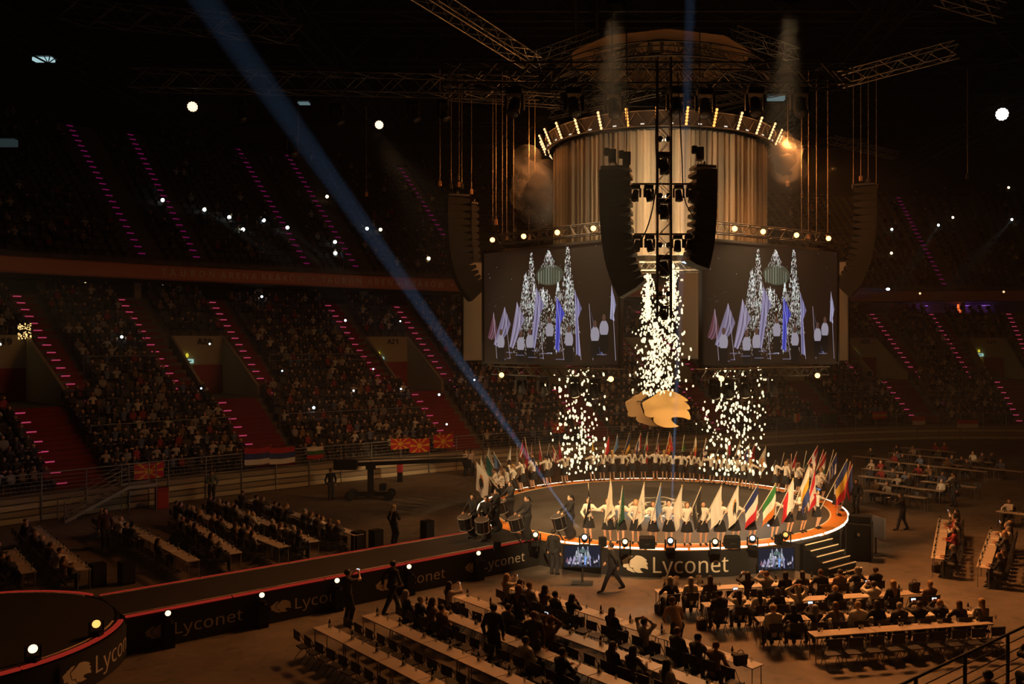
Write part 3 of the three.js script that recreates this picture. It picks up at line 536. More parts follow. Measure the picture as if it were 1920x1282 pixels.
// ---------------------------------------------------------------- runway and small round stage
const RUN0 = 8.55, RUN1 = 23.9, RUNW = 3.06;
{
  const run = thing('runway', 'long black runway with red glowing edges between the two round stages', 'runway', [CX, 0, CZ], Math.atan2(RUN_DIR.x, RUN_DIR.z));   // local +z runs outwards
  const L = RUN1 - RUN0, mid = (RUN0 + RUN1) / 2, side = 1;   // local x: +x turns out on the camera side
  part('deck', box(RUNW - 0.5, 0.1, L, 0, 1.05, mid), M([0.016, 0.014, 0.014], 0.85), run);
  part('skirt', box(RUNW - 0.1, 1.0, L, 0, 0.5, mid), MAT.blackCloth, run);
  for (const s of [-1, 1]) {
    part('edge_line', box(0.05, 0.112, L, s * (RUNW / 2 - 0.27), 1.05, mid), LINEWARM, run);
    const n = 5; for (let k = 0; k < n; k++) part('light_strip', box(0.12, 0.05, L / n - 0.06, s * (RUNW / 2 - 0.1), 1.08, RUN0 + L * (k + 0.5) / n), LEDRED, run);
    part('edge_gap', box(0.1, 0.1, L, s * (RUNW / 2 - 0.22), 1.045, mid), MAT.black, run);
  }
  const bt = canvas(2048, 132, (g, w, h) => { g.fillStyle = '#151312'; g.fillRect(0, 0, w, h); for (let k = 0; k < 4; k++) drawBrand(g, 62 + k * 500, h * 0.52, h * 0.56, '#cdbfa8'); });
  const plane = new THREE.PlaneGeometry(L - 0.1, 0.96); 
  const bm = part('printed_banner', plane, new THREE.MeshStandardMaterial({ map: bt, roughness: 0.75, side: THREE.DoubleSide }), run);
  bm.rotation.y = Math.PI / 2; bm.position.set(RUNW / 2 - 0.03, 0.5, mid);
  const c2 = V(CX, 0, CZ).addScaledVector(RUN_DIR, 28.0);
  const st = thing('small_round_stage', 'small round black stage with red glowing rim at the runway end', 'stage', c2);
  part('skirt', new THREE.CylinderGeometry(4.34, 4.34, 1.0, 64, 1, true).translate(0, 0.5, 0), MAT.blackCloth, st);
  part('deck', new THREE.CylinderGeometry(4.05, 4.05, 0.1, 64).translate(0, 1.05, 0), M([0.016, 0.014, 0.014], 0.85), st);
  const back = Math.atan2(-(CZ - c2.z), CX - c2.x);
  part('edge_line', arcGeo(4.05, 4.1, back + 0.42, back + Math.PI * 2 - 0.42, 1.0, 0.112, 60), LINEWARM, st);
  part('edge_gap', arcGeo(4.1, 4.2, 0, Math.PI * 2, 1.0, 0.09, 60), MAT.black, st);
  for (let k = 0; k < 12; k++) { const a0 = back + 0.4 + k * (Math.PI * 2 - 0.8) / 12; part('light_strip', arcGeo(4.2, 4.33, a0 + 0.004, a0 + (Math.PI * 2 - 0.8) / 12 - 0.006, 1.05, 0.06, 6), LEDRED, st); }
  // sign on the small stage's skirt, beside the runway
  const bt2 = canvas(512, 160, (g, w, h) => { g.fillStyle = '#151312'; g.fillRect(0, 0, w, h); drawBrand(g, 8, h * 0.5, h * 0.74, '#cdbfa8'); });
  const th = Math.atan2(-13.05 - c2.x + 0, 24.6 * 0 + (-24.9 - c2.z) * 1);
  part('printed_banner', new THREE.CylinderGeometry(4.4, 4.4, 0.95, 12, 1, true, Math.PI * 0.5 - 0.38, 0.72).translate(0, 0.5, 0), new THREE.MeshStandardMaterial({ map: bt2, roughness: 0.75, side: THREE.DoubleSide }), st);
}
// ---------------------------------------------------------------- moving-head lamps, wedges and monitors on the stage edge
const lensGeo = new THREE.SphereGeometry(0.13, 14, 8, 0, Math.PI * 2, 0, Math.PI / 2).scale(1, 0.35, 1);
function movingHead(name, label, pos, dir, opt = {}) {   // base, yoke, head and lens; dir: where the head looks
  const s = opt.size ?? 1, o = thing(name, label, opt.category ?? 'spotlight', pos, 0, opt.group), hang = opt.hang ? -1 : 1;
  const d = dir.clone().normalize(), yaw = Math.atan2(d.x, d.z);
  part('base', rbox(0.36 * s, 0.15 * s, 0.32 * s, 0.02, 0, hang * 0.075 * s, 0), MAT.black, o);
  const yoke = new THREE.Group(); yoke.name = 'yoke'; o.add(yoke); yoke.rotation.y = yaw;
  for (const x of [-1, 1]) part('yoke_arm', rbox(0.06 * s, 0.36 * s, 0.12 * s, 0.015, x * 0.2 * s, hang * 0.32 * s, 0), MAT.black, yoke);
  const head = new THREE.Group(); head.name = 'head'; o.add(head); head.position.set(0, hang * 0.4 * s, 0); head.quaternion.setFromUnitVectors(UPV, d);
  part('housing', new THREE.CylinderGeometry(0.155 * s, 0.12 * s, 0.42 * s, 12).translate(0, 0.02 * s, 0), MAT.black, head);
  part('lens', lensGeo.clone().scale(s * (opt.lens ?? 1), s, s * (opt.lens ?? 1)).translate(0, 0.232 * s, 0), opt.glow ?? M([0.03, 0.03, 0.035], 0.1), head);
  return o;
}
const CAMV = (p) => V(0, EYE, 0).sub(p).normalize();
const WARMLENS = GLOW([1, 0.74, 0.38], 2.4), BLUELENS = GLOW([0.7, 0.88, 1], 5), ORANGELENS = GLOW([1, 0.42, 0.1], 1.8);
// [px, py of lens, kind, words]
[[1096, 1006, 'b', 'blue-white, beside the drummer at the stage front'], [1172, 1015, 'w', 'warm, left of the first black wedge'], [1257, 1013, 'b', 'blue-white, at the middle of the stage front'], [1341, 1015, 'w', 'warm, beside the second black wedge'], [1411, 1008, 'b', 'blue-white, above the right monitor'], [1473, 1001, 'o', 'dim orange, above the stage stair'], [1004, 1001, 'w', 'warm, where the runway meets the stage']].forEach(([px, py, k, say]) => {
  const p = onLevel(px, py + 22, 1.1), g = k === 'b' ? BLUELENS : k === 'w' ? WARMLENS : ORANGELENS;
  movingHead('moving_head_lamp', `floor moving head lamp shining ${say}`, p, CAMV(p).add(V(0, 0.25, 0)), { glow: g, size: 0.95, lens: 0.72, group: 'moving heads on the stage edge' });
});
[[898, 1023, 'first'], [767, 1047, 'second'], [631, 1071, 'third'], [490, 1096, 'fourth'], [315, 1128, 'fifth']].forEach(([px, py, n], i) => {
  const L = V(CX, 1.1, CZ).addScaledVector(RUN_SIDE, RUNW / 2 + 0.12); let best = null, e = 1e9;
  for (let t = 8.6; t < 24; t += 0.05) { const p = L.clone().addScaledVector(RUN_DIR, t); const k = Math.abs(pxOf(p) - px); if (k < e) { e = k; best = p; } }
  best.y = 0.72; movingHead('moving_head_lamp', `warm glowing lamp on the near runway edge, ${n} from the main stage`, best, CAMV(best), { glow: WARMLENS, size: 0.72, lens: 0.85, group: 'lamps along the runway' });
  solo('lamp_shelf', box(0.34, 0.72, 0.3, best.x, 0.36, best.z, Math.atan2(RUN_DIR.x, RUN_DIR.z)), MAT.black, `black riser under the ${n} runway lamp from the main stage`, 'riser', 'risers along the runway');
});
for (const [px, py, g, say] of [[70, 1229, WARMLENS, 'warm lamp on the near rim of the small round stage'], [223, 1178, ORANGELENS, 'orange lamp on the small stage rim next to its logo']]) {
  const p = onLevel(px, py + 14, 1.1), c2 = V(CX, 1.1, CZ).addScaledVector(RUN_DIR, 28.0), w = p.clone().sub(c2); p.copy(c2).addScaledVector(w.normalize(), 4.12); movingHead('moving_head_lamp', say, p, CAMV(p), { glow: g, size: 0.8, group: 'lamps on the small stage' });
}
function wedge(label, p, turn, w = 0.62, h = 0.42, group) {   // floor monitor with sloping grille
  const o = thing('wedge_monitor', label, 'loudspeaker', p, turn, group), s = new THREE.Shape();
  s.moveTo(-0.24, 0); s.lineTo(0.22, 0); s.lineTo(0.22, h * 0.45); s.lineTo(-0.05, h); s.lineTo(-0.24, h * 0.85); s.closePath();
  part('cabinet', new THREE.ExtrudeGeometry(s, { depth: w, bevelEnabled: true, bevelSize: 0.012, bevelThickness: 0.012, bevelSegments: 1 }).translate(0, 0, -w / 2).rotateY(-Math.PI / 2), MAT.black, o);
  const gr = part('grille', box(w * 0.86, 0.015, h * 0.75), M([0.03, 0.03, 0.03], 0.5, 0.5), o); gr.position.set(0, h * 0.72, 0.1); gr.rotation.x = 1.05 ;
  part('handle', box(0.16, 0.03, 0.03, 0, h * 0.4, -0.25), MAT.darkSteel, o);
  return o;
}
{ const p1 = onLevel(1213, 1026, 1.1), p2 = onLevel(1372, 1025, 1.1); wedge('large black wedge loudspeaker on the stage edge above the emblem', p1, Math.PI, 0.58, 0.44); wedge('large black wedge loudspeaker on the stage edge above the last letters', p2, Math.PI, 0.58, 0.44); }
[[1130, 1018, 'between the blue-white and warm stage lamps'], [932, 1026, 'at the runway corner nearest the drummers'], [1460, 1014, 'left of the stage stair lamp']].forEach(([px, py, say]) => {
  const p = onLevel(px, py + 6, 1.1), o = thing('equipment_box', `small black equipment box ${say}`, 'box', p, 0.3);
  part('body', rbox(0.26, 0.36, 0.26, 0.015, 0, 0.18, 0), MAT.black, o); part('handle', box(0.12, 0.03, 0.03, 0, 0.38, 0), MAT.darkSteel, o);
});
[[672, 1032, 'first'], [705, 1029, 'second'], [801, 1010, 'third'], [183, 1098, 'fourth'], [237, 1094, 'fifth']].forEach(([px, py, n]) => { const p = onLevel(px, py, 0); const o = thing('side_fill', `black standing loudspeaker behind the runway, ${n} one`, 'loudspeaker', p, 0.8, 'loudspeakers behind the runway'); part('cabinet', rbox(0.5, 0.85, 0.45, 0.03, 0, 0.425, 0), MAT.black, o); part('grille', box(0.42, 0.7, 0.02, 0, 0.44, 0.23), M([0.025, 0.025, 0.025], 0.5, 0.4), o); part('handle', box(0.03, 0.2, 0.05, 0.26, 0.5, 0), MAT.darkSteel, o); });
// what the screens show: the show itself, sparks and flags
function drawShow(g, w, h, wide, bright) {
  let sd = 11; const R = () => { sd = (sd * 1664525 + 1013904223) >>> 0; return sd / 4294967296; };
  g.fillStyle = bright ? '#0a1220' : '#1e120b'; g.fillRect(0, 0, w, h);
  for (let k = 0; k < 40; k++) { g.fillStyle = `rgba(${170 + R() * 80},${190 + R() * 60},255,0.9)`; const s = 0.4 + R() * 1.2; g.fillRect(R() * w, R() * h * 0.62, s * w / 400, s * w / 400); }
  const shower = (cx, top, bot, spread, n) => { for (let k = 0; k < n; k++) { const t = Math.pow(R(), 0.8), x = cx + (R() - 0.5) * 2 * spread * (0.12 + t), y = top + t * (bot - top), a = 0.9 - t * 0.35; g.fillStyle = `rgba(${215 + R() * 40},${228 + R() * 27},240,${a})`; g.fillRect(x * w, y * h, (0.8 + R()) * w / 420, (2 + R() * 5) * h / 320); } };
  g.fillStyle = 'rgba(120,150,130,0.35)'; g.beginPath(); g.ellipse(w * 0.52, h * 0.24, w * 0.1, h * 0.09, 0, 0, 7); g.fill();
  for (let k = 0; k < 9; k++) { g.fillStyle = `rgba(200,220,190,${0.2 + 0.3 * R()})`; g.fillRect(w * (0.435 + 0.019 * k), h * (0.17 + 0.01 * Math.abs(k - 4)), w * 0.006, h * (0.15 - 0.012 * Math.abs(k - 4))); }
  shower(0.38, 0.03, 0.5, 0.05, 220); shower(0.51, 0.02, 0.16, 0.05, 120); shower(0.65, 0.0, 0.6, 0.06, 320); shower(0.335, 0.2, 0.7, 0.06, 420); shower(0.4, 0.3, 0.55, 0.03, 150); shower(0.47, 0.34, 0.52, 0.025, 120); shower(0.58, 0.3, 0.46, 0.025, 120); shower(0.47, 0.35, 0.92, 0.22, 700); shower(0.66, 0.25, 0.75, 0.07, 420);
  const flag = (x, y, bx, by, c, sp) => { g.fillStyle = c; g.beginPath(); g.moveTo(x * w, y * h); g.lineTo((x + sp) * w, (y + 0.16) * h); g.lineTo((x + sp * 0.5) * w, (y + 0.24) * h); g.lineTo(bx * w, by * h); g.lineTo((bx - 0.03) * w, (by - 0.02) * h); g.closePath(); g.fill(); g.save(); g.clip(); for (let q = 0; q < 4; q++) { g.strokeStyle = q % 2 ? 'rgba(20,14,20,0.28)' : 'rgba(235,230,245,0.2)'; g.lineWidth = w * 0.008; g.beginPath(); g.moveTo((x + sp * 0.2 * q) * w, y * h); g.quadraticCurveTo((x + sp * (0.1 + 0.25 * q)) * w, (y + 0.2) * h, (bx - 0.03 + 0.012 * q) * w, by * h); g.stroke(); } g.restore(); g.strokeStyle = '#b9b2c8'; g.lineWidth = w / 400; g.beginPath(); g.moveTo(x * w, y * h); g.lineTo((x + sp * 0.9) * w, 0.97 * h); g.stroke(); };
  flag(0.17, 0.5, 0.11, 0.86, '#6f6680', 0.05); flag(0.27, 0.46, 0.24, 0.88, '#7f7690', 0.06); flag(0.42, 0.34, 0.41, 0.88, '#766f92', 0.06); flag(0.57, 0.42, 0.59, 0.9, bright ? '#5a8be0' : '#3a3fae', 0.06); flag(0.7, 0.38, 0.74, 0.94, '#726e9a', 0.05); flag(0.8, 0.5, 0.9, 0.93, '#2d3a5e', 0.03); flag(0.95, 0.36, 0.97, 0.65, '#8f8cae', 0.03); flag(0.08, 0.55, 0.06, 0.8, '#55303a', 0.03);
  for (const [x, y] of [[0.52, 0.66], [0.66, 0.74], [0.37, 0.76], [0.84, 0.7], [0.9, 0.65], [0.14, 0.76], [0.3, 0.78]]) { g.fillStyle = '#8d8894'; g.beginPath(); g.ellipse(x * w, (y + 0.06) * h, 0.03 * w, 0.07 * h, 0, 0, 7); g.fill(); g.fillStyle = '#0b0a0c'; g.fillRect((x - 0.028) * w, (y + 0.11) * h, 0.056 * w, 0.14 * h); g.fillStyle = '#4e352c'; g.beginPath(); g.ellipse(x * w, (y - 0.03) * h, 0.012 * w, 0.03 * h, 0, 0, 7); g.fill(); }
  for (let k = 0; k < 14; k++) { g.fillStyle = 'rgba(160,165,215,0.5)'; g.fillRect((0.1 + 0.8 * R()) * w, (0.88 + 0.1 * R()) * h, 0.07 * w * R(), 0.008 * h); }
}
const showWide = canvas(1024, 640, (g, w, h) => drawShow(g, w, h, true, false)), showSmall = canvas(320, 200, (g, w, h) => drawShow(g, w, h, false, true));
const screenMat = (t, k) => new THREE.MeshPhysicalMaterial({ color: lin(0.006, 0.006, 0.006), roughness: 0.9, specularIntensity: 0.15, emissive: lin(1, 1, 1), emissiveMap: t, emissiveIntensity: k });
function television(label, p, turn) {
  const o = thing('television', label, 'television', p, turn);
  part('housing', rbox(1.42, 0.86, 0.07, 0.02, 0, 1.02, 0), MAT.black, o);
  part('screen', new THREE.PlaneGeometry(1.34, 0.78).translate(0, 1.02, 0.037), screenMat(showSmall, 1.7), o);
  part('pole', bar(V(0, 0.05, -0.03), V(0, 0.8, -0.03), 0.04, 8), MAT.darkSteel, o); part('foot_plate', rbox(0.8, 0.05, 0.5, 0.015, 0, 0.025, -0.03), MAT.darkSteel, o);
}
{ const a = onLevel(1092, 1094, 0), b = onLevel(1455, 1099, 0); a.y = b.y = 0; television('flat television showing the show on a pole stand, left of the stage banner', a, -0.06); television('flat television showing the show on a pole stand, right of the stage banner', b, 0.1); }
// big black case and a dead monitor to the right of the stair
{ const p = onLevel(1612, 1048, 0), o = thing('flight_case', 'tall black flight case standing beside the stage stair', 'case', p, -0.4); part('body', rbox(1.0, 1.5, 0.9, 0.03, 0, 0.78, 0), MAT.black, o); part('lid', rbox(0.9, 0.3, 0.6, 0.03, 0.02, 1.68, 0), MAT.black, o); for (const x of [-1, 1]) part('corner_strip', box(0.03, 1.5, 0.03, x * 0.5, 0.78, 0.45), MAT.darkSteel, o); part('latch', box(0.1, 0.12, 0.03, 0, 1.1, 0.46), MAT.alu, o);
  const q = onLevel(1642, 1040, 0), t = thing('monitor_stand', 'grey backed monitor on a stand behind the black flight case', 'monitor', q, 1.9); part('housing', rbox(1.2, 0.9, 0.08, 0.02, 0, 1.2, 0), M([0.12, 0.12, 0.13], 0.5), t); part('pole', bar(V(0, 0, 0), V(0, 0.9, 0), 0.04, 8), MAT.darkSteel, t); part('foot_plate', rbox(0.7, 0.04, 0.5, 0.01, 0, 0.02, 0), MAT.darkSteel, t); }
// ---------------------------------------------------------------- trusses
function truss(label, a, b, w, opt = {}) {   // box truss: four chords and laced sides
  const o = thing(opt.name ?? 'lighting_truss', label, 'truss', [0, 0, 0], 0, opt.group), d = b.clone().sub(a), L = d.length(); d.normalize();
  const side = Math.abs(d.y) > 0.95 ? V(1, 0, 0) : V(0, 1, 0).cross(d).normalize(), up = d.clone().cross(side).normalize(), h = opt.h ?? w, mat = opt.mat ?? MAT.darkSteel, P = (t, i, j) => a.clone().addScaledVector(d, t).addScaledVector(side, i * w / 2).addScaledVector(up, j * h / 2), r = opt.r ?? 0.03;
  for (const [i, j] of [[-1, -1], [1, -1], [-1, 1], [1, 1]]) part('chord', bar(P(0, i, j), P(L, i, j), r, 5), mat, o);
  const n = Math.max(2, Math.round(L / (opt.pitch ?? w * 0.9)));
  const lace = (f) => { const pts = []; for (let k = 0; k <= n; k++) pts.push(f(L * k / n, k % 2 ? 1 : -1)); return zigzag(pts, r * 0.6); };
  part('lacing', lace((t, s) => P(t, s, -1)), mat, o); part('lacing', lace((t, s) => P(t, s, 1)), mat, o); part('lacing', lace((t, s) => P(t, -1, s)), mat, o); part('lacing', lace((t, s) => P(t, 1, -s)), mat, o);
  return o;
}
const TR = 'trusses of the show rig';
// ---------------------------------------------------------------- four video screens in a diamond over the stage
function bigScreen(label, A, B, y0, y1, lit) {   // A and B: ends seen from the front, left to right
  const w = A.distanceTo(B), m = A.clone().lerp(B, 0.5), o = thing('video_screen', label, 'screen', [m.x, 0, m.z], Math.atan2(-(B.z - A.z), B.x - A.x)), h = y1 - y0, yc = (y0 + y1) / 2;
  part('cabinet', box(w, h, 0.14, 0, yc, -0.08), M([0.1, 0.08, 0.06], 0.7), o);
  if (lit) part('screen', new THREE.PlaneGeometry(w - 0.1, h - 0.1).translate(0, yc, 0.0), screenMat(showWide, 1.0), o);
  else { for (let k = 1; k < 8; k++) part('back_rib', box(0.06, h, 0.08, -w / 2 + k * w / 8, yc, -0.19), M([0.14, 0.11, 0.08], 0.6), o); }
  for (const s of [-1, 1]) { part('frame_side', box(0.1, h + 0.2, 0.2, s * w / 2, yc, -0.04), MAT.black, o); part('frame_bar', box(w + 0.1, 0.1, 0.2, 0, yc + s * h / 2, -0.04), MAT.black, o); }
  return o;
}
const SL = [V(-4.72, 0, -40.4), V(1.33, 0, -35.0)], SRt = [V(4.56, 0, -35.0), V(11.3, 0, -39.8)];
bigScreen('wide video screen showing sparks and flags, left of the loudspeaker column', ...SL, 8.06, 13.08, true);
bigScreen('wide video screen showing sparks and flags, right of the loudspeaker column', ...SRt, 8.06, 13.08, true);
bigScreen('video screen seen from its bare back behind the left front screen', V(1.7, 0, -50.4), V(-6.35, 0, -45.2), 8.06, 13.08, false);
bigScreen('video screen seen from its bare back behind the right front screen', V(13.4, 0, -45.2), V(5.3, 0, -50.4), 8.06, 13.08, false);
const up = (p, y) => V(p.x, y, p.z), back = (p, k) => p.clone().add(V(CX - p.x, 0, CZ - p.z).normalize().multiplyScalar(k));
truss('truss with orange lamps above the left front screen', up(back(SL[0], 0.4), 13.65), up(back(SL[1], 0.4), 13.65), 0.42, { group: TR });
truss('truss with orange lamps above the right front screen', up(back(SRt[0], 0.4), 13.65), up(back(SRt[1], 0.4), 13.65), 0.42, { group: TR });
truss('truss under the left front screen with spark machines', up(back(SL[0], 0.5), 7.7), up(back(SL[1], 0.5), 7.7), 0.36, { group: TR });
truss('truss under the right front screen with spark machines', up(back(SRt[0], 0.5), 7.7), up(back(SRt[1], 0.5), 7.7), 0.36, { group: TR });
truss('pale truss crossing behind the spark jets at screen height', V(-1.5, 12.45, -40), V(8.4, 12.45, -40), 0.36, { mat: MAT.alu, group: TR });
// orange lamps on the screen trusses
const AMBERLENS = GLOW([1, 0.45, 0.12], 6);
function parLamp(label, p, dir, mat, size, group) {
  const o = thing('par_lamp', label, 'lamp', p, 0, group), q = new THREE.Quaternion().setFromUnitVectors(UPV, dir.clone().normalize());
  part('can', new THREE.CylinderGeometry(0.14 * size, 0.11 * size, 0.3 * size, 12).translate(0, -0.12 * size, 0).applyQuaternion(q), MAT.black, o);
  part('lens', lensGeo.clone().scale(size, size, size).translate(0, 0.03 * size, 0).applyQuaternion(q), mat, o);
  part('yoke', box(0.34 * size, 0.03, 0.05 * size, 0, 0.2 * size, 0), MAT.darkSteel, o);
  return o;
}
const PX = (A, B, px) => { let best = 0, e = 1e9; for (let t = -0.05; t <= 1.05; t += 0.005) { const k = Math.abs(pxOf(A.clone().lerp(B, t)) - px); if (k < e) { e = k; best = t; } } return A.clone().lerp(B, best); };
const LAMPS = [];
[[923, 'first'], [982, 'second'], [1045, 'third'], [1113, 'fourth']].forEach(([px, n]) => LAMPS.push([up(PX(SL[0], SL[1], px), 13.62), `glowing orange lamp above the left front screen, ${n} from the left`]));
[[1378, 'first'], [1431, 'second'], [1494, 'third'], [1553, 'fourth']].forEach(([px, n]) => LAMPS.push([up(PX(SRt[0], SRt[1], px), 13.62), `glowing orange lamp above the right front screen, ${n} from the left`]));
[[940, 'below the left front screen at its outer corner'], [1146, 'below the left front screen at its inner corner']].forEach(([px, n]) => LAMPS.push([up(PX(SL[0], SL[1], px), 7.52), `glowing orange lamp ${n}`]));
[[1353, 'below the right front screen at its inner corner'], [1533, 'below the right front screen at its outer corner']].forEach(([px, n]) => LAMPS.push([up(PX(SRt[0], SRt[1], px), 7.52), `glowing orange lamp ${n}`]));
for (const [p, say] of LAMPS) { const d = CAMV(p); parLamp(say, p.clone().addScaledVector(d, 0.15), d, AMBERLENS, 0.85, 'orange lamps on the screen trusses'); const q = p.clone().addScaledVector(d, 0.4); spot(q.x, q.y, q.z, q.x + d.x * 5, q.y - 3, q.z + d.z * 5, AMBER, 14, 60, 0.8, 5); }
// dark lamps and spark machines below the screens
[[SL, 965], [SL, 1008], [SL, 1068], [SL, 1108], [SRt, 1345], [SRt, 1372], [SRt, 1405], [SRt, 1462]].forEach(([S, px], k) => {
  const p = up(back(PX(S[0], S[1], px), 0.3), 7.5);
  movingHead('hanging_lamp', `unlit black lamp hanging under the ${S === SL ? 'left' : 'right'} screen truss, ${ord(k % 4)} from its left end`, p, V(0.2, -1, 0.3), { hang: true, size: 1.25, group: 'unlit lamps under the screens' });
});
// ---------------------------------------------------------------- loudspeaker columns
function lineArray(label, top, n, box_, face, tilt0, tilt1, mat = MAT.black) {   // hinged at the front; lower cabinets tip back
  const { w, h, d } = box_, o = thing('line_array', label, 'loudspeaker', top, face), sh = new THREE.Shape();
  sh.moveTo(0, h / 2); sh.lineTo(0, -h / 2); sh.lineTo(-d * 0.62, -h * 0.46); sh.lineTo(-d, -h * 0.2); sh.lineTo(-d, h * 0.2); sh.lineTo(-d * 0.62, h * 0.46); sh.closePath();
  const g = new THREE.ExtrudeGeometry(sh, { depth: w, bevelEnabled: false }).translate(d / 2, 0, -w / 2);   // +x is the front
  const gg = box(0.02, h * 0.86, w * 0.94, d / 2 + 0.012, 0, 0);
  part('bumper_frame', [box(d * 0.95, 0.09, w * 0.9, 0, 0.1, 0), box(0.06, 0.22, 0.06, 0, 0.2, 0.2), box(0.06, 0.22, 0.06, 0, 0.2, -0.2)], MAT.darkSteel, o);
  let x = 0, y = 0;
  for (let k = 0; k < n; k++) {
    const t = tilt0 + (tilt1 - tilt0) * Math.pow(k / (n - 1), 2.4), m = part('cabinet', g, mat, o);
    const fx = d / 2, cx = x - Math.sin(t) * h / 2, cy = y - Math.cos(t) * h / 2;
    m.rotation.z = -t; m.position.set(cx + fx - fx * Math.cos(t), cy + fx * Math.sin(t), 0);
    const q = part('grille', gg, M_GRILLE, o); q.rotation.z = -t; q.position.copy(m.position);
    x -= Math.sin(t) * h; y -= Math.cos(t) * h;
  }
  return o;
}
const M_GRILLE = M([0.007, 0.0065, 0.006], 0.9);
lineArray('long black loudspeaker column hanging in front of the left screen, curved at its foot', at(1156, 322, 33).add(V(0, 0, 0)), 14, { w: 1.1, h: 0.345, d: 1.12 }, Math.PI - 0.16, 0, 0.5);
lineArray('shorter black loudspeaker column hanging in front of the right screen edge', at(1317, 320, 33), 12, { w: 0.95, h: 0.31, d: 0.8 }, 0.22, 0, 0.28);

lineArray('dim loudspeaker column hanging far left of the screens, curved at its foot', at(858, 372, 44), 15, { w: 1.1, h: 0.36, d: 1.1 }, Math.PI + 0.3, 0, 0.75);
lineArray('dim loudspeaker column hanging far right of the screens, curved at its foot', at(1622, 352, 44), 16, { w: 1.1, h: 0.36, d: 1.1 }, -0.3, 0, 0.75);
lineArray('slim loudspeaker column beside the far left hanging column', at(884, 385, 46), 10, { w: 0.6, h: 0.36, d: 0.5 }, Math.PI + 0.9, 0, 0.3);
// chain hoists above the two front columns
[[1148, 292, 'left column, outer'], [1175, 297, 'left column, inner'], [1312, 288, 'right column']].forEach(([px, py, say]) => {
  const p = at(px, py, 33), o = thing('chain_hoist', `black chain hoist above the ${say} pick point`, 'hoist', p);
  part('motor_body', rbox(0.3, 0.5, 0.3, 0.05), MAT.black, o); part('chain_bag', rbox(0.22, 0.3, 0.22, 0.05, -0.2, 0.15, 0), MAT.blackCloth, o); part('hook', new THREE.TorusGeometry(0.07, 0.02, 5, 10).translate(0, -0.33, 0), MAT.steel, o); part('chain', bar(V(0, 0.2, 0), V(0, 6.5, 0), 0.018, 4), MAT.darkSteel, o);
});
// ---------------------------------------------------------------- central tower with lamps
{
  const x = at(1245, 400, 32.5).x, zz = -32.5;
  truss('upright truss tower in the middle with lamps on cross arms', V(x, 9.9, zz), V(x, 19.4, zz), 0.5, { name: 'truss_tower', pitch: 0.5 });
  for (const [py, w, n] of [[342, 112, 'upper'], [437, 105, 'lower']]) {
    const y = at(0, py, 32.5).y, half = w / 2 / FOCAL * 32.5;
    solo('cross_arm', bar(V(x - half - 0.05, y, zz - 0.3), V(x + half, y, zz - 0.3), 0.04, 6), MAT.black, `${n} black cross arm carrying lamps on the truss tower`, 'arm');
    [-1, -0.52, 0.55, 1].forEach((t, k) => movingHead('hanging_lamp', `black moving lamp under the ${n} tower arm, ${ord(k)} from the left`, V(x + t * half * 0.94, y - 0.04, zz - 0.3), V(rr(-0.3, 0.3), -1, 0.35), { hang: true, size: 0.95, group: 'lamps on the tower arms' }));
  }
  [[308, 1.25], [395, 1.15], [500, 1.2], [595, 0.8]].forEach(([py, s], k) => { const p = at(1245, py - 22, 32.5); movingHead('hanging_lamp', `big black lamp inside the truss tower, ${ord(k)} from the top`, p, V(0.1, -1, 0.2), { hang: true, size: s, group: 'lamps inside the tower' }); });
  [262, 368, 460, 551].forEach((py, k) => [-1, 1].forEach((s) => {
    const p = at(1245 + s * 8, py, 32.9), d = V(s * 0.35, 0.1, -1);
    const o = thing('tower_lamp', `small warm glowing lamp on the ${s < 0 ? 'left' : 'right'} of the tower, ${ord(k)} pair from the top`, 'lamp', p, 0, 'warm lamps on the tower');
    part('can', new THREE.CylinderGeometry(0.1, 0.1, 0.2, 10).rotateX(Math.PI / 2).translate(0, 0, 0.12), MAT.black, o); part('lens', new THREE.SphereGeometry(0.1, 10, 6).scale(1.3, 0.7, 0.6), GLOW([1, 0.8, 0.5], 5), o);
    spot(p.x + s * 0.02, p.y, p.z - 0.15, CX + s * 1.2, p.y + 0.2, CZ + 4.5, [1, 0.72, 0.42], 46, 40, 1, 4);
  }));
  // slack cables
  solo('slack_cable', curveTube([V(x - 0.25, 18.8, zz), V(x - 0.3, 16.4, zz), V(x - 0.28, 14.8, zz), V(x - 0.75, 12.9, zz), V(x - 1.4, 12.2, zz - 0.2)], 0.025, 24, 5), MAT.black, 'thick black cable hanging left of the truss tower', 'cable');
  solo('slack_cable', curveTube([V(x + 0.5, 18.9, zz), V(x + 0.65, 16, zz), V(x + 0.8, 14.1, zz), V(x + 1.15, 13.6, zz), V(x + 1.4, 14.9, zz)], 0.022, 24, 5), MAT.black, 'black cable looping right of the truss tower', 'cable');
}
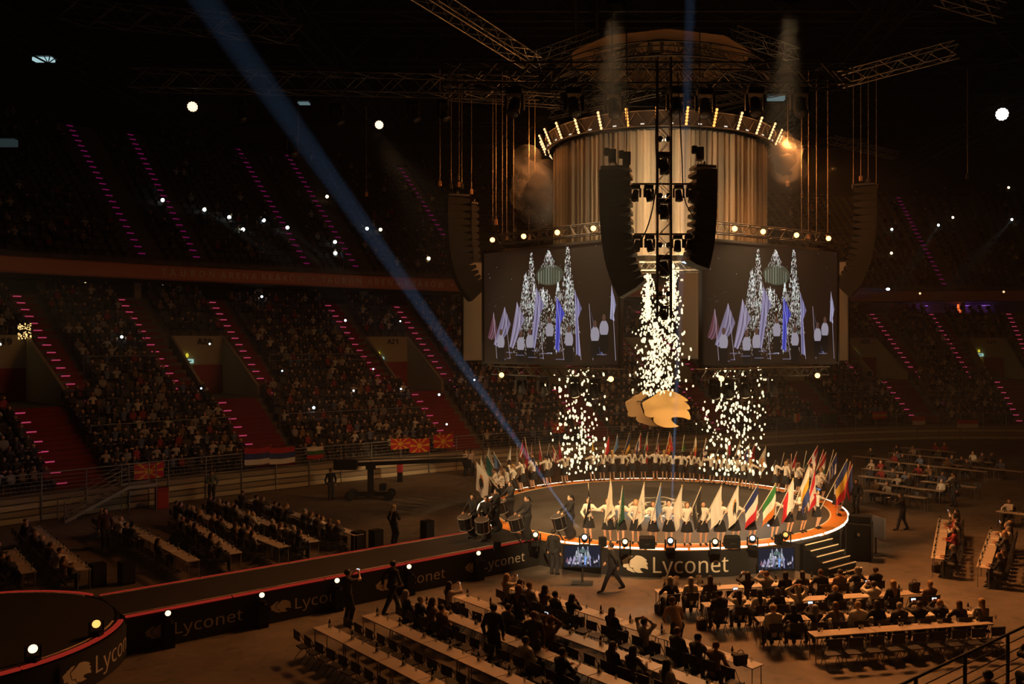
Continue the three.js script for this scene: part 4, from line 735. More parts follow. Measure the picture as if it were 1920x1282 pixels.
// ---------------------------------------------------------------- curtain drum and ring of light bars
{
  const N = 540, R = 5.0, y0 = 12.7, y1 = 18.02, pos = [], ix = [], uv = [];
  let ph = 0;
  for (let i = 0; i <= N; i++) {
    const a = i / N * Math.PI * 2, k = R + 0.075 * Math.sin(a * 118 + 2.2 * Math.sin(a * 9)) + 0.04 * Math.sin(a * 47 + Math.sin(a * 13) * 2);
    for (let j = 0; j <= 1; j++) { pos.push(Math.cos(a) * k, j ? y1 : y0, Math.sin(a) * k); uv.push(i / N, j); }
    if (i < N) { const b = i * 2; ix.push(b, b + 1, b + 2, b + 1, b + 3, b + 2); }
  }
  const g = new THREE.BufferGeometry(); g.setAttribute('position', new THREE.Float32BufferAttribute(pos, 3)); g.setAttribute('uv', new THREE.Float32BufferAttribute(uv, 2)); g.setIndex(ix); g.computeVertexNormals();
  const strands = noiseTexture(512, (u) => { const k = 78 + 172 * Math.pow(0.6 * n128(u, 0.3) + 0.4 * n64(u, 0.7), 1.2); return [k, k * 0.93, k * 0.82]; });
  const c = thing('round_curtain', 'tall pale drum of pleated string curtain under the ring of light bars', 'curtain', [CX, 0, CZ]);
  part('cloth', g, new THREE.MeshPhysicalMaterial({ map: strands, color: lin(0.75, 0.72, 0.66), roughness: 0.9, transmission: 0.35, thickness: 0, side: THREE.DoubleSide }), c);
  part('hanging_rail', new THREE.TorusGeometry(5.02, 0.05, 5, 80).rotateX(Math.PI / 2).translate(0, 18.05, 0), MAT.darkSteel, c);
  part('hem_rail', new THREE.TorusGeometry(5.0, 0.03, 5, 80).rotateX(Math.PI / 2).translate(0, 12.7, 0), MAT.steel, c);
  const ring = thing('ring_truss', 'dark round truss band carrying the orange light bars', 'truss', [CX, 0, CZ]);
  part('band', new THREE.CylinderGeometry(5.42, 5.28, 0.62, 80, 1, true).translate(0, 18.39, 0), MAT.black, ring);
  for (const [r, y] of [[5.45, 18.72], [5.45, 18.07], [4.95, 18.72], [4.95, 18.12]]) part('chord', new THREE.TorusGeometry(r, 0.035, 5, 90).rotateX(Math.PI / 2).translate(0, y, 0), MAT.darkSteel, ring);
  const zz = []; for (let k = 0; k <= 72; k++) { const a = k / 72 * Math.PI * 2; zz.push(V(5.45 * Math.cos(a), k % 2 ? 18.72 : 18.09, 5.45 * Math.sin(a))); } part('lacing', zigzag(zz, 0.02), MAT.darkSteel, ring);
  const BARS = 28, cell = new THREE.SphereGeometry(0.062, 8, 6), glows = [GLOW([1, 0.58, 0.26], 1.7), GLOW([1, 0.3, 0.06], 2.6)];
  let k = 0;
  for (let i = 0; i < BARS; i++) {
    const a = (i + 0.5) / BARS * Math.PI * 2 - 0.011, p = V(CX + 5.62 * Math.cos(a), 18.45, CZ + 5.62 * Math.sin(a)), front = Math.sin(a) > -0.15, toCam = Math.sin(a) > 0.86;
    const o = thing('light_bar', front ? `slanted orange light bar on the ring, ${ord(Math.round((Math.PI - (a > 5 ? a - 6.283 : a)) / (Math.PI * 2 / BARS)))} along its near side from the left` : `slanted light bar on the far side of the ring, ${ord(k++)} along`, 'light', p, Math.PI / 2 - a, 'light bars of the ring');
    const tilt = 0.42, q = new THREE.Quaternion().setFromAxisAngle(V(1, 0, 0), tilt);
    part('housing', rbox(0.13, 0.82, 0.1, 0.02, 0, 0, -0.05).applyQuaternion(q), MAT.black, o);
    for (let j = 0; j < 6; j++) part('lamp_cell', cell.clone().translate(0, -0.33 + j * 0.132, 0.02).applyQuaternion(q), glows[toCam ? 1 : 0], o);
    const d = V(Math.cos(a), 0, Math.sin(a));
    spot(p.x + d.x * 0.25, p.y, p.z + d.z * 0.25, p.x + d.x * 10, p.y - 13, p.z + d.z * 10, AMBER, 38 * WASH, 62, 1, 10);
    const f = Math.pow(Math.max(0, Math.sin(a + 0.45)), 3); if (f > 0.05) spot(p.x + d.x * 0.3, p.y - 0.1, p.z + d.z * 0.3, p.x + d.x * 10, p.y - 19, p.z + d.z * 10, AMBER, 330 * f * WASH, 50, 1, 10);
    if (front) lamp(p.x + d.x * 0.3, p.y + 0.1, p.z + d.z * 0.3, AMBER, 3.2, 8);
    if (front) { const b = a + Math.PI / BARS, m = part('marker_lamp', box(0.16, 0.05, 0.02), GLOW([1, 0.9, 0.75], 0.8), ring); m.position.set(5.46 * Math.cos(b), 18.17, 5.46 * Math.sin(b)); m.rotation.y = Math.PI / 2 - b; }
  }
}
// ---------------------------------------------------------------- trusses above: front span, roof spokes, side spans
truss('heavy dark truss spanning in front of and above the ring', at(835, 143, 35), at(1600, 143, 35), 0.95, { h: 0.8, pitch: 0.7, r: 0.045, group: TR });
truss('dark truss span at the upper left carrying round lamps', at(250, 150, 38), at(1010, 165, 38), 0.8, { group: TR, pitch: 0.8, mat: MAT.steel });
truss('second dark truss span behind the upper left one', at(120, 22, 40), at(560, 60, 40), 0.9, { group: TR, pitch: 0.9, mat: MAT.steel });
truss('pale truss running from overhead towards the ring, top centre left', at(640, -110, 29), at(1005, 122, 41), 0.62, { group: TR, mat: MAT.alu, pitch: 0.6 });
truss('pale truss slanting from the ring to the right', at(1575, 150, 40), at(1795, 92, 37), 0.6, { group: TR, mat: MAT.alu, pitch: 0.6 });
truss('pale truss piece at the top right corner', at(1760, -10, 40), at(1878, 25, 40), 0.7, { group: TR, mat: MAT.alu, pitch: 0.6 });
truss('pale truss slanting above the ring on its left', at(1000, 112, 47), at(1120, 70, 45), 0.6, { group: TR, mat: MAT.alu, pitch: 0.5 });
truss('pale truss slanting above the ring on its right', at(1375, 62, 45), at(1492, 104, 47), 0.6, { group: TR, mat: MAT.alu, pitch: 0.5 });
truss('thin truss crossing behind the ring on the left', at(1030, 215, 52), at(1240, 168, 50), 0.5, { group: TR, mat: MAT.alu, pitch: 0.6 });
truss('thin truss crossing behind the ring on the right', at(1260, 205, 50), at(1530, 158, 52), 0.5, { group: TR, mat: MAT.alu, pitch: 0.6 });
truss('dim truss far left below the roof', at(830, 175, 48), at(1050, 190, 48), 0.6, { group: TR, mat: MAT.alu, pitch: 0.6 });
truss('long thin truss leading to the right edge of the rig', at(1560, 262, 50), at(1680, 292, 54), 0.4, { group: TR, mat: MAT.steel, pitch: 0.5 });
for (let k = 0; k < 12; k++) { const a = k / 12 * Math.PI * 2 + 0.13, d = V(Math.cos(a), 0, Math.sin(a)); truss(`roof spoke truss over the ring, ${ord(k)} round the hub`, V(CX, 22.8, CZ).addScaledVector(d, 1.2), V(CX, 21.4, CZ).addScaledVector(d, 5.2), 0.5, { group: 'roof spokes', name: 'roof_spoke', pitch: 0.55, r: 0.028 }); }
{ const o = thing('hub_ring', 'round lattice hub where the roof spokes meet', 'truss', [CX, 0, CZ]); for (const [r, y] of [[1.2, 22.6], [1.2, 23.1], [5.2, 21.1], [5.2, 21.7], [3.4, 22.1]]) part('chord', new THREE.TorusGeometry(r, 0.04, 5, 60).rotateX(Math.PI / 2).translate(0, y, 0), MAT.darkSteel, o); }
structure('ceiling_cloth', new THREE.ConeGeometry(4.4, 0.9, 10, 1, true).translate(CX, 22.95, CZ), M([0.11, 0.06, 0.025], 0.9));
// purlins and cross trusses of the hall roof
for (let k = 0; k < 9; k++) { const z = -18 - k * 9; truss(`dark roof girder high under the ceiling, ${ord(k)} from the camera`, V(-60, 30, z), V(62, 30, z), 1.6, { group: 'roof girders', name: 'roof_girder', h: 2.2, pitch: 2.4, r: 0.09, mat: MAT.darkSteel }); }
for (let k = 0; k < 5; k++) { const x = -34 + k * 17; truss(`dark lengthwise roof girder, ${ord(k)} from the left`, V(x, 27.6, -12), V(x, 27.6, -98), 1.2, { group: 'lengthwise roof girders', name: 'roof_girder', h: 1.4, pitch: 1.8, r: 0.06, mat: MAT.darkSteel }); }
// big unlit moving heads under the front span and lit ones on the left span
[[965, 166], [1076, 166], [1150, 168], [1268, 166], [1322, 168], [1416, 166], [1500, 166]].forEach(([px, py], k) => movingHead('hanging_lamp', `large unlit moving lamp under the front truss span, ${ord(k)} from the left`, at(px, py, 35), V(rr(-0.2, 0.2), -1, 0.6), { hang: true, size: 1.75, group: 'large lamps under the front span' }));
[[450, 190], [632, 196], [775, 190], [830, 188], [545, 255]].forEach(([px, py], k) => movingHead('hanging_lamp', `unlit moving lamp under the upper left truss, ${ord(k)} from the left`, at(px, py, 38), V(0.6, -1, 0.3), { hang: true, size: 1.4, group: 'lamps under the upper left truss' }));
function beeEye(label, p, size, glow, n) {   // wash lamp whose face is a cluster of small cells
  const o = thing('wash_lamp', label, 'lamp', p), d = CAMV(p), q = new THREE.Quaternion().setFromUnitVectors(V(0, 0, 1), d);
  part('housing', new THREE.CylinderGeometry(0.23 * size, 0.2 * size, 0.34 * size, 16).rotateX(Math.PI / 2).translate(0, 0, -0.18 * size).applyQuaternion(q), MAT.black, o);
  part('yoke', bar(V(0, 0.1, 0), V(0, 0.75 * size, 0), 0.04, 6), MAT.black, o);
  const c = new THREE.SphereGeometry(0.05 * size, 7, 5); let k = 0;
  for (const [r, m] of [[0, 1], [0.085, 6], [0.165, 12]]) for (let i = 0; i < m; i++) { const a = i / m * Math.PI * 2 + r; part('lamp_cell', c.clone().translate(Math.cos(a) * r * size, Math.sin(a) * r * size, 0).applyQuaternion(q), glow, o); }
  const s = p.clone().addScaledVector(d, 0.4); spot(s.x, s.y, s.z, p.x + d.x * 10, p.y + d.y * 10, p.z + d.z * 10, [1, 0.75, 0.5], n, 20, 0.8, 8);
}
beeEye('warm round lamp of many cells under the upper left truss, left one', at(361, 200, 38), 1.0, GLOW([1, 0.62, 0.38], 2.2), 12);
beeEye('warm round lamp of many cells under the upper left truss, right one', at(711, 234, 38), 0.85, GLOW([1, 0.72, 0.45], 2.0), 12);
beeEye('dazzling white round lamp high at the right', at(1879, 214, 42), 1.35, GLOW([1, 0.93, 0.82], 9), 60);
// pale working lights and windows in the roof
[[82, 112, 0.9, 0.25, 'leftmost'], [570, 194, 0.5, 0.12, 'middle'], [1455, 184, 0.8, 0.3, 'right'], [12, 268, 0.9, 0.5, 'lowest']].forEach(([px, py, w, h, say], i) => { const p = at(px, py, 62), o = thing('roof_lamp', `pale bluish roof lamp seen through the rig, ${say} one`, 'lamp', p); part('housing', rbox(w * 1.5 + 0.2, 0.12, 0.8, 0.03, 0, h / 2 + 0.1, 0), MAT.darkSteel, o); part('diffuser', rbox(w * 1.5, h, 0.5, 0.03), GLOW([0.55, 0.85, 0.9], [0.7, 0.18, 0.16, 0.03][i]), o); part('rod', bar(V(0, h / 2, 0), V(0, 7, 0), 0.02, 4), MAT.darkSteel, o); });
// thin vertical hoist cables
const CABLE = M([0.42, 0.3, 0.2], 0.6, 0.2);
[[825, 200, 340, 44], [846, 200, 345, 44], [861, 210, 342, 44], [866, 210, 345, 44], [884, 225, 355, 44], [924, 235, 412, 42], [930, 250, 412, 42], [942, 200, 440, 42], [950, 200, 440, 42], [963, 240, 445, 42], [992, 255, 440, 42], [1003, 255, 330, 42], [1477, 258, 340, 42], [1503, 268, 440, 42], [1516, 200, 438, 42], [1531, 220, 440, 42], [1552, 220, 440, 42], [1600, 210, 345, 44], [1614, 210, 330, 44], [1628, 215, 335, 44], [1643, 190, 345, 44], [1814, 200, 326, 44], [687, 270, 360, 50], [560, 262, 300, 50]].forEach(([px, a, b, d], k) => {
  const t = at(px, a - 70, d), e = at(px, b, d), o = thing('hoist_cable', `thin hoist cable lit orange, ${ord(k)} from the left of the rig`, 'cable', [0, 0, 0], 0, 'hoist cables'); o.userData.label = px < 1100 ? `thin hoist cable left of the curtain drum, ${ord(k)} from the left` : px < 1700 ? `thin hoist cable right of the curtain drum, ${ord(k - 12)} from the left` : `lone hoist cable at the far right`;
  if (px < 800) o.userData.label = `lone hoist cable far left of the rig, ${k === 22 ? 'longer' : 'shorter'} one`;
  part('cable', bar(e, t, 0.014, 4), CABLE, o); part('hook_block', rbox(0.16, 0.26, 0.16, 0.03, e.x, e.y - 0.12, e.z), k % 2 ? MAT.darkSteel : M([0.4, 0.2, 0.1], 0.6), o);
});
// ---------------------------------------------------------------- hanging emblem
{
  const c = at(1233, 766, 42.5), o = thing('hanging_emblem', 'pale double cat-head emblem hanging over the stage among the sparks', 'emblem', c), W = 3.1;
  const ex = (l, z) => new THREE.ExtrudeGeometry(emblemShape(l), { depth: 0.02, bevelEnabled: true, bevelSize: 0.004, bevelThickness: 0.004, bevelSegments: 1 }).scale(W, W, W).translate(0, 0, z);
  part('front_head', ex(HEAD_FRONT, 0.12), M([0.5, 0.31, 0.11], 0.75), o); part('rear_head', ex(HEAD_REAR, -0.3), M([0.26, 0.15, 0.06], 0.7), o);
  part('cross_bar', bar(V(-1.0, 0.35, -0.13), V(0.9, 0.35, -0.02), 0.03, 5), MAT.darkSteel, o); for (const x of [-0.5, 0.6]) part('wire', bar(V(x, 0.35, -0.1), V(x, 6.5, -0.1), 0.008, 4), MAT.darkSteel, o);
}
// ---------------------------------------------------------------- falling sparks: far too many to count
function sparkCloud(name, label, make, n, size) {
  const m = new THREE.InstancedMesh(new THREE.IcosahedronGeometry(1, 0), GLOW([1, 0.8, 0.44], 1.9), n), q = new THREE.Matrix4(), e = new THREE.Euler(); m.name = name; m.userData = { kind: 'stuff', label };
  for (let i = 0; i < n; i++) { const [x, y, z, k] = make(i), s = size * k * rr(0.55, 1.15); q.makeRotationFromEuler(e.set(rr(-0.25, 0.25), 0, rr(-0.25, 0.25))).scale(V(s, s * rr(1.1, 2.0), s)).setPosition(x, y, z); m.setMatrixAt(i, q); }
  scene.add(m);
}
const gauss = () => (rnd() + rnd() + rnd() - 1.5) / 1.5;
{
  const A = at(1214, 515, 41), B = at(1262, 500, 41);
  sparkCloud('spark_fountain', 'golden spark fountain pouring down the middle', (i) => {
    const S = i % 2 ? A : B, t = Math.pow(rnd(), 1.15), drop = t * 5.6, w = 0.14 + 0.72 * Math.pow(t, 0.5) + (t > 0.5 ? 0.25 * t : 0);
    const cx = S.x + (i % 2 ? 1 : -1) * t * 0.45;
    return [cx + gauss() * w * 1.5, S.y - drop, S.z + gauss() * 1.0, t < 0.25 ? 0.75 : 1];
  }, 950, 0.05);
  sparkCloud('spark_jet', 'two dense white-hot spark jets at the top', (i) => { const S = i % 2 ? A : B, t = rnd(); return [S.x + gauss() * (0.04 + 0.22 * t), S.y + (i % 2 ? 0 : 0.1) - t * 2.0, S.z + gauss() * 0.2, 1]; }, 340, 0.05);
  const shower = (name, label, px0, px1, n, D) => sparkCloud(name, label, () => { const t = rnd(), mid = (px0 + px1) / 2, p = at(mid + gauss() * (px1 - px0) * 0.62, 690 + Math.pow(t, 0.95) * 200, D + gauss() * 2); return [p.x, p.y, p.z, 1]; }, n, 0.052);
  shower('spark_shower', 'shower of golden sparks falling under the left front screen', 1030, 1145, 230, 38.5); shower('spark_shower_001', 'shower of golden sparks falling under the right front screen', 1300, 1455, 320, 38.5);
  for (const [px, py, I] of [[1215, 560, 30], [1262, 550, 30], [1232, 660, 26]]) { const p = at(px, py, 41); lamp(p.x, p.y, p.z, SPARK, I, 30); }
  for (const px of [1085, 1385]) { const p = at(px, 770, 38.5); lamp(p.x, p.y, p.z, SPARK, 9, 40); }
}
// drifting smoke beside the curtain drum
function smokePuff(name, label, c, n, sx, sy) {
  const m = new THREE.InstancedMesh(new THREE.IcosahedronGeometry(1, 2), new THREE.MeshStandardMaterial({ color: lin(0.7, 0.68, 0.66), roughness: 1, transparent: true, opacity: 0.022, depthWrite: false }), n), q = new THREE.Matrix4(); m.name = name; m.userData = { kind: 'stuff', label };
  for (let i = 0; i < n; i++) { const s = rr(0.25, 0.7); q.makeScale(s, s * rr(0.8, 1.5), s).setPosition(c.x + gauss() * sx, c.y + gauss() * sy, c.z + gauss() * 0.8); m.setMatrixAt(i, q); }
  scene.add(m);
}
smokePuff('smoke', 'brownish smoke drifting left of the curtain drum', at(1008, 360, 41), 70, 0.95, 1.9); smokePuff('smoke_001', 'orange smoke drifting right of the ring of light bars', at(1466, 300, 41), 60, 0.9, 1.2);
// ---------------------------------------------------------------- stage light: warm profiles on the rig, blue beams from the floor heads
for (const [px, py, d, tx, tz, cd, deg] of [[700, 150, 37, CX - 1, CZ + 3, 620, 20], [1480, 150, 35, CX + 1, CZ + 3, 620, 22], [1060, 150, 35, CX - 2, CZ + 1, 520, 24], [1330, 150, 35, CX + 2, CZ + 1, 520, 24]]) { const p = at(px, py + 95, d - 0.8); spot(p.x, p.y, p.z, tx, 1.2, tz, WARM, cd, deg, 0.6, 14); }
for (const [x, z] of [[-3, -53], [10, -53]]) spot(x, 19.5, z, CX, 1.2, CZ - 2, WARM, 380, 24, 0.6, 14);
// profiles on two side trusses outside the picture: the light that falls on the flag bearers' faces
truss('side truss with lit profile lamps left of the near tables', V(-27, 14.6, -17), V(-27, 14.6, -30), 0.5, { group: TR });
truss('side truss with lit profile lamps right of the near tables', V(32, 14.6, -17), V(32, 14.6, -30), 0.5, { group: TR });
[[-27, -21, 0.5, -38.5, 'left truss, near'], [-27, -26, 6, -46.5, 'left truss, far'], [32, -21, 6.5, -38.5, 'right truss, near'], [32, -26, 1, -46.5, 'right truss, far']].forEach(([x, z, tx, tz, n]) => {
  const p = V(x, 14.3, z), to = V(tx, 1.7, tz), d = to.clone().sub(p).normalize(); movingHead('hanging_lamp', `lit profile lamp on the ${n} end`, p, d, { hang: true, size: 1.2, glow: GLOW([1, 0.8, 0.5], 4), group: 'side profile lamps' });
  const q = p.clone().add(V(0, -0.48, 0)).addScaledVector(d, 0.5); spot(q.x, q.y, q.z, to.x, to.y, to.z, WARM, 2700, 8.5, 0.45, 6);
});
truss('short front truss above the picture facing the stage', V(-1.2, 14.6, -12), V(4.4, 14.6, -12), 0.4, { group: TR });
[[0.4, 0.3, 'left'], [2.8, 6.7, 'right']].forEach(([x, tx, n]) => {
  const p = V(x, 14.35, -12), to = V(tx, 1.9, -35.8), d = to.clone().sub(p).normalize(); movingHead('hanging_lamp', `lit profile lamp on the ${n} of the short front truss`, p, d, { hang: true, size: 1.1, glow: GLOW([1, 0.8, 0.5], 4), group: 'front profile lamps' });
  const q = p.clone().add(V(0, -0.44, 0)).addScaledVector(d, 0.5); spot(q.x, q.y, q.z, to.x, to.y, to.z, WARM, 3000, 9, 0.5, 6);
});
const beam = (px, py, to, cd, deg, rgb = [0.3, 0.55, 1]) => { const a = onLevel(px, py + 22, 1.1).add(V(0, 0.45, 0)), d = to.clone().sub(a).normalize(); a.addScaledVector(d, 0.35).add(CAMV(a).multiplyScalar(0.2)); spot(a.x, a.y, a.z, to.x, to.y, to.z, rgb, cd, deg, 0.25, 2); };
const lowPoint = (px, py, tier) => { let best = null, e = 1e9; for (let s = S_A; s < S_B; s += 0.5) for (let r = 0; r < tier.rows; r++) { const p = onBowl(s, rowD(tier, r) + 0.3, rowY(tier, r)); if (p.z > -25) continue; const k = Math.hypot(pxOf(p) - px, MIDY - FOCAL * (p.y - EYE) / -p.z - py); if (k < e) { e = k; best = p; } } return best; };
beam(1096, 1006, at(805, 595, 28), 160000, 1.15); beam(1257, 1013, V(4.6, 37, -33.4), 230000, 0.9); beam(1411, 1008, lowPoint(1760, 740, LOW), 30000, 0.8);
// small white lamps on the tiers, some with a beam
[[305, 392, 0, 'w'], [385, 407, 1, 'w'], [433, 417, 1, 'w'], [456, 446, 0, 'w'], [495, 429, 1, 'w'], [543, 434, 1, 'w'], [613, 382, 0, 'y'], [631, 466, 0, 'w'], [631, 490, 0, 'w'], [688, 442, 1, 'w'], [708, 438, 0, 'y'], [806, 494, 0, 'y'], [1673, 436, 0, 'w'], [1675, 481, 0, 'y'], [1765, 428, 1, 'w'], [1782, 418, 0, 'y'], [1895, 352, 0, 'y'], [1896, 416, 1, 'w']].forEach(([px, py, b, c], k) => {
  const p = lowPoint(px, py + 8, HIGH).add(V(0, 0.9, 0)), o = thing('follow_spot', `small ${c === 'w' ? 'white' : 'yellowish'} lamp shining from the upper tier, ${ord(k)} from the left`, 'lamp', p, 0, 'lamps on the upper tier');
  const d = CAMV(p); part('can', new THREE.CylinderGeometry(0.14, 0.12, 0.4, 8).rotateX(Math.PI / 2).translate(0, 0, -0.22), MAT.black, o); part('lens', new THREE.SphereGeometry(0.16, 10, 6).scale(1, 1, 0.5), c === 'w' ? GLOW([0.85, 1, 0.9], 5) : GLOW([1, 0.75, 0.4], 5), o); part('stand', bar(V(0, -0.9, -0.2), V(0, -0.1, -0.2), 0.03, 5), MAT.darkSteel, o);
  if (b) spot(p.x, p.y, p.z + 0.2, CX + (px < 1100 ? -2 : 4), 2, CZ + (px < 1100 ? 1 : 3), [0.75, 0.95, 0.9], 5200, 1.5, 0.5, 3);
});
// two blue heads at concourse height
[[650, 533, 'left'], [1665, 542, 'right']].forEach(([px, py, n]) => { const p = at(px, py, n === 'left' ? 76 : 86), o = thing('concourse_spot', `small blue-white spotlight at concourse height on the ${n}`, 'spotlight', p); part('can', new THREE.CylinderGeometry(0.13, 0.13, 0.4, 8).rotateX(Math.PI / 2).translate(0, 0, -0.22), MAT.black, o); part('lens', new THREE.SphereGeometry(0.13, 10, 6).scale(1.5, 1, 0.5), GLOW([0.6, 0.8, 1], 6), o); part('bracket', bar(V(0, 0, -0.2), V(0, 1.2, -0.2), 0.03, 5), MAT.darkSteel, o); spot(p.x, p.y, p.z + 0.2, n === 'left' ? p.x + 12 : p.x - 12, p.y - 1.5, p.z + 10, [0.25, 0.42, 1], 900, 9, 0.6, 3); });
// ---------------------------------------------------------------- flags: one sheet of prints, cloth hung from slanting poles
const FLAGS = {
  black: ['p', '#0c0b0b'], cream: ['p', '#d8cdb6'], green: ['t', '#1c4a34', '#cfc7b4'], white: ['p', '#e8e2d6'], whiteMarks: ['t', '#e6dfd0', '#5a6472'], blue: ['p', '#5f7fae'], dark: ['t', '#2e2b26', '#c9c2b2'], logo: ['e', '#ece6da'],
  blueWhiteRed: ['v', '#1d2a63', '#e8e3da', '#c62332'], greenWhiteOrange: ['v', '#2c7a3c', '#ece6da', '#d97a2b'], whiteRed: ['h', '#ece5da', '#c8232f'], whiteYellowBlue: ['v', '#e8e2d6', '#d8a92c', '#2f3e78'], redWhite: ['v', '#c3202e', '#e6dfd4', '#c3202e'], blueYellowRed: ['v', '#2b3565', '#d6a12a', '#bf2029'], blueRed: ['h', '#33396e', '#c4202c'], redYellow: ['h', '#c2212a', '#dba32c', '#c2212a'], blueStripes: ['s', '#2a4a9a', '#e9e4da', 7], darkGreen: ['p', '#1f3d1f'], redWhiteGreen: ['v', '#c3222c', '#e8e2d8', '#26573a'], red: ['p', '#b81f28'], crossRed: ['x', '#c21f2e', '#ece6dc'], yellowGreenRed: ['h', '#d9a91f', '#2c5a33', '#bc2431'], redTop: ['h', '#c8222d', '#ece6dc'], sky: ['p', '#4a76a8'], navyYellow: ['v', '#1f2c5c', '#1f2c5c', '#d3a02a'], fiveBands: ['h', '#b8232f', '#e8e2d8', '#2a2f66', '#2a2f66', '#e8e2d8', '#b8232f'], greenWhiteRed: ['v', '#2b6b3d', '#e9e3d8', '#bf2530'], stripes: ['s', '#b7252f', '#e9e3d8', 11], sunburst: ['r', '#c4202a', '#e0b02d'], greenYellow: ['d', '#2c6a34', '#dcb22e'], whiteYellowRed: ['v', '#e9e3d8', '#d9a72e', '#c22a30'], crossBlue: ['u', '#26306a', '#b9272f', '#e9e3d8'], redWhiteBlue: ['h', '#bf2430', '#e9e3d8', '#5aa0c4'], whiteBlue: ['x', '#e9e3d8', '#2e4486'], whiteBlueRed: ['h', '#e9e3d8', '#33448c', '#bd2631'], whiteOrange: ['e', '#ece6da'], maroonWhite: ['h', '#7d2230', '#e6dfd4', '#7d2230'], crossRedBlue: ['y', '#b9232f', '#e9e3d8', '#2a2f66'], navy: ['p', '#20294f'], teal: ['t', '#2f6a64', '#cfc7b4'], tricolour: ['h', '#b3202c', '#243a78', '#e6dfd2'], whiteGreenRed: ['h', '#e6dfd2', '#2c6a3c', '#b3242e'],
};
const flagKeys = Object.keys(FLAGS), ATLAS_N = 7, CW = 144, CH = 96;
const flagTex = canvas(ATLAS_N * CW, ATLAS_N * CH, (g) => flagKeys.forEach((k, i) => {
  const [t, a, b, c, ...rest] = FLAGS[k], x = i % ATLAS_N * CW, y = Math.floor(i / ATLAS_N) * CH; g.save(); g.beginPath(); g.rect(x, y, CW, CH); g.clip(); g.translate(x, y); g.fillStyle = a; g.fillRect(0, 0, CW, CH);
  const bands = [a, b, c, ...rest].filter((q) => typeof q === 'string');
  if (t === 'v') bands.forEach((q, j) => { g.fillStyle = q; g.fillRect(CW * j / bands.length, 0, CW / bands.length + 1, CH); });
  if (t === 'h') bands.forEach((q, j) => { g.fillStyle = q; g.fillRect(0, CH * j / bands.length, CW, CH / bands.length + 1); });
  if (t === 's') { for (let j = 0; j < c; j++) { g.fillStyle = j % 2 ? b : a; g.fillRect(0, CH * j / c, CW, CH / c + 1); } g.fillStyle = '#2a3f86'; g.fillRect(0, 0, CW * 0.4, CH * 0.5); }
  if (t === 'x' || t === 'y') { g.fillStyle = b; g.fillRect(CW * 0.3, 0, CW * 0.16, CH); g.fillRect(0, CH * 0.39, CW, CH * 0.22); if (t === 'y') { g.fillStyle = c; g.fillRect(CW * 0.34, 0, CW * 0.08, CH); g.fillRect(0, CH * 0.45, CW, CH * 0.1); } }
  if (t === 'u') { g.strokeStyle = c; g.lineWidth = 20; for (const [p, q, r, s] of [[0, 0, CW, CH], [CW, 0, 0, CH]]) { g.beginPath(); g.moveTo(p, q); g.lineTo(r, s); g.stroke(); } g.fillStyle = c; g.fillRect(CW * 0.4, 0, CW * 0.2, CH); g.fillRect(0, CH * 0.36, CW, CH * 0.28); g.fillStyle = b; g.fillRect(CW * 0.44, 0, CW * 0.12, CH); g.fillRect(0, CH * 0.42, CW, CH * 0.16); }
  if (t === 'r') { g.fillStyle = b; for (let j = 0; j < 8; j++) { g.beginPath(); g.moveTo(CW / 2, CH / 2); const p = j * Math.PI / 4; g.lineTo(CW / 2 + 120 * Math.cos(p - 0.13), CH / 2 + 120 * Math.sin(p - 0.13)); g.lineTo(CW / 2 + 120 * Math.cos(p + 0.13), CH / 2 + 120 * Math.sin(p + 0.13)); g.fill(); } g.beginPath(); g.arc(CW / 2, CH / 2, 17, 0, 7); g.fill(); }
  if (t === 'd') { g.fillStyle = b; g.beginPath(); g.moveTo(CW / 2, 8); g.lineTo(CW - 10, CH / 2); g.lineTo(CW / 2, CH - 8); g.lineTo(10, CH / 2); g.fill(); g.fillStyle = '#24406f'; g.beginPath(); g.arc(CW / 2, CH / 2, 20, 0, 7); g.fill(); }
  if (t === 't') { g.fillStyle = b; g.font = '30px sans-serif'; g.textBaseline = 'middle'; g.fillText('Lyconet', CW * 0.12, CH * 0.55); }
  if (t === 'e') drawEmblem(g, CW * 0.5, CH * 0.45, CW * 0.5, k === 'logo' ? '#2c2a28' : '#d08a3c', '#d08a3c');
  g.restore();
}));
const FLAGMAT = new THREE.MeshPhysicalMaterial({ map: flagTex, roughness: 0.85, side: THREE.DoubleSide, transmission: 0.12, thickness: 0 });
const flagUV = (k, u, v) => { const i = flagKeys.indexOf(k), x = i % ATLAS_N, y = Math.floor(i / ATLAS_N), e = 0.02; return [(x + e + u * (1 - 2 * e)) / ATLAS_N, 1 - (y + e + v * (1 - 2 * e)) / ATLAS_N]; };
function clothGeo(key, P, nu = 9, nv = 9) {   // P(u along the pole from its top, v towards the fly)
  const pos = [], uv = [], ix = [];
  for (let j = 0; j <= nv; j++) for (let i = 0; i <= nu; i++) { const p = P(i / nu, j / nv); pos.push(p.x, p.y, p.z); uv.push(...flagUV(key, j / nv, i / nu)); }
  for (let j = 0; j < nv; j++) for (let i = 0; i < nu; i++) { const a = j * (nu + 1) + i, b = a + nu + 1; ix.push(a, b, a + 1, b, b + 1, a + 1); }
  const g = new THREE.BufferGeometry(); g.setAttribute('position', new THREE.Float32BufferAttribute(pos, 3)); g.setAttribute('uv', new THREE.Float32BufferAttribute(uv, 2)); g.setIndex(ix); g.computeVertexNormals();
  return g;
}
const POLE = M([0.75, 0.68, 0.56], 0.5), FINIAL = M([0.7, 0.5, 0.2], 0.3, 0.8);
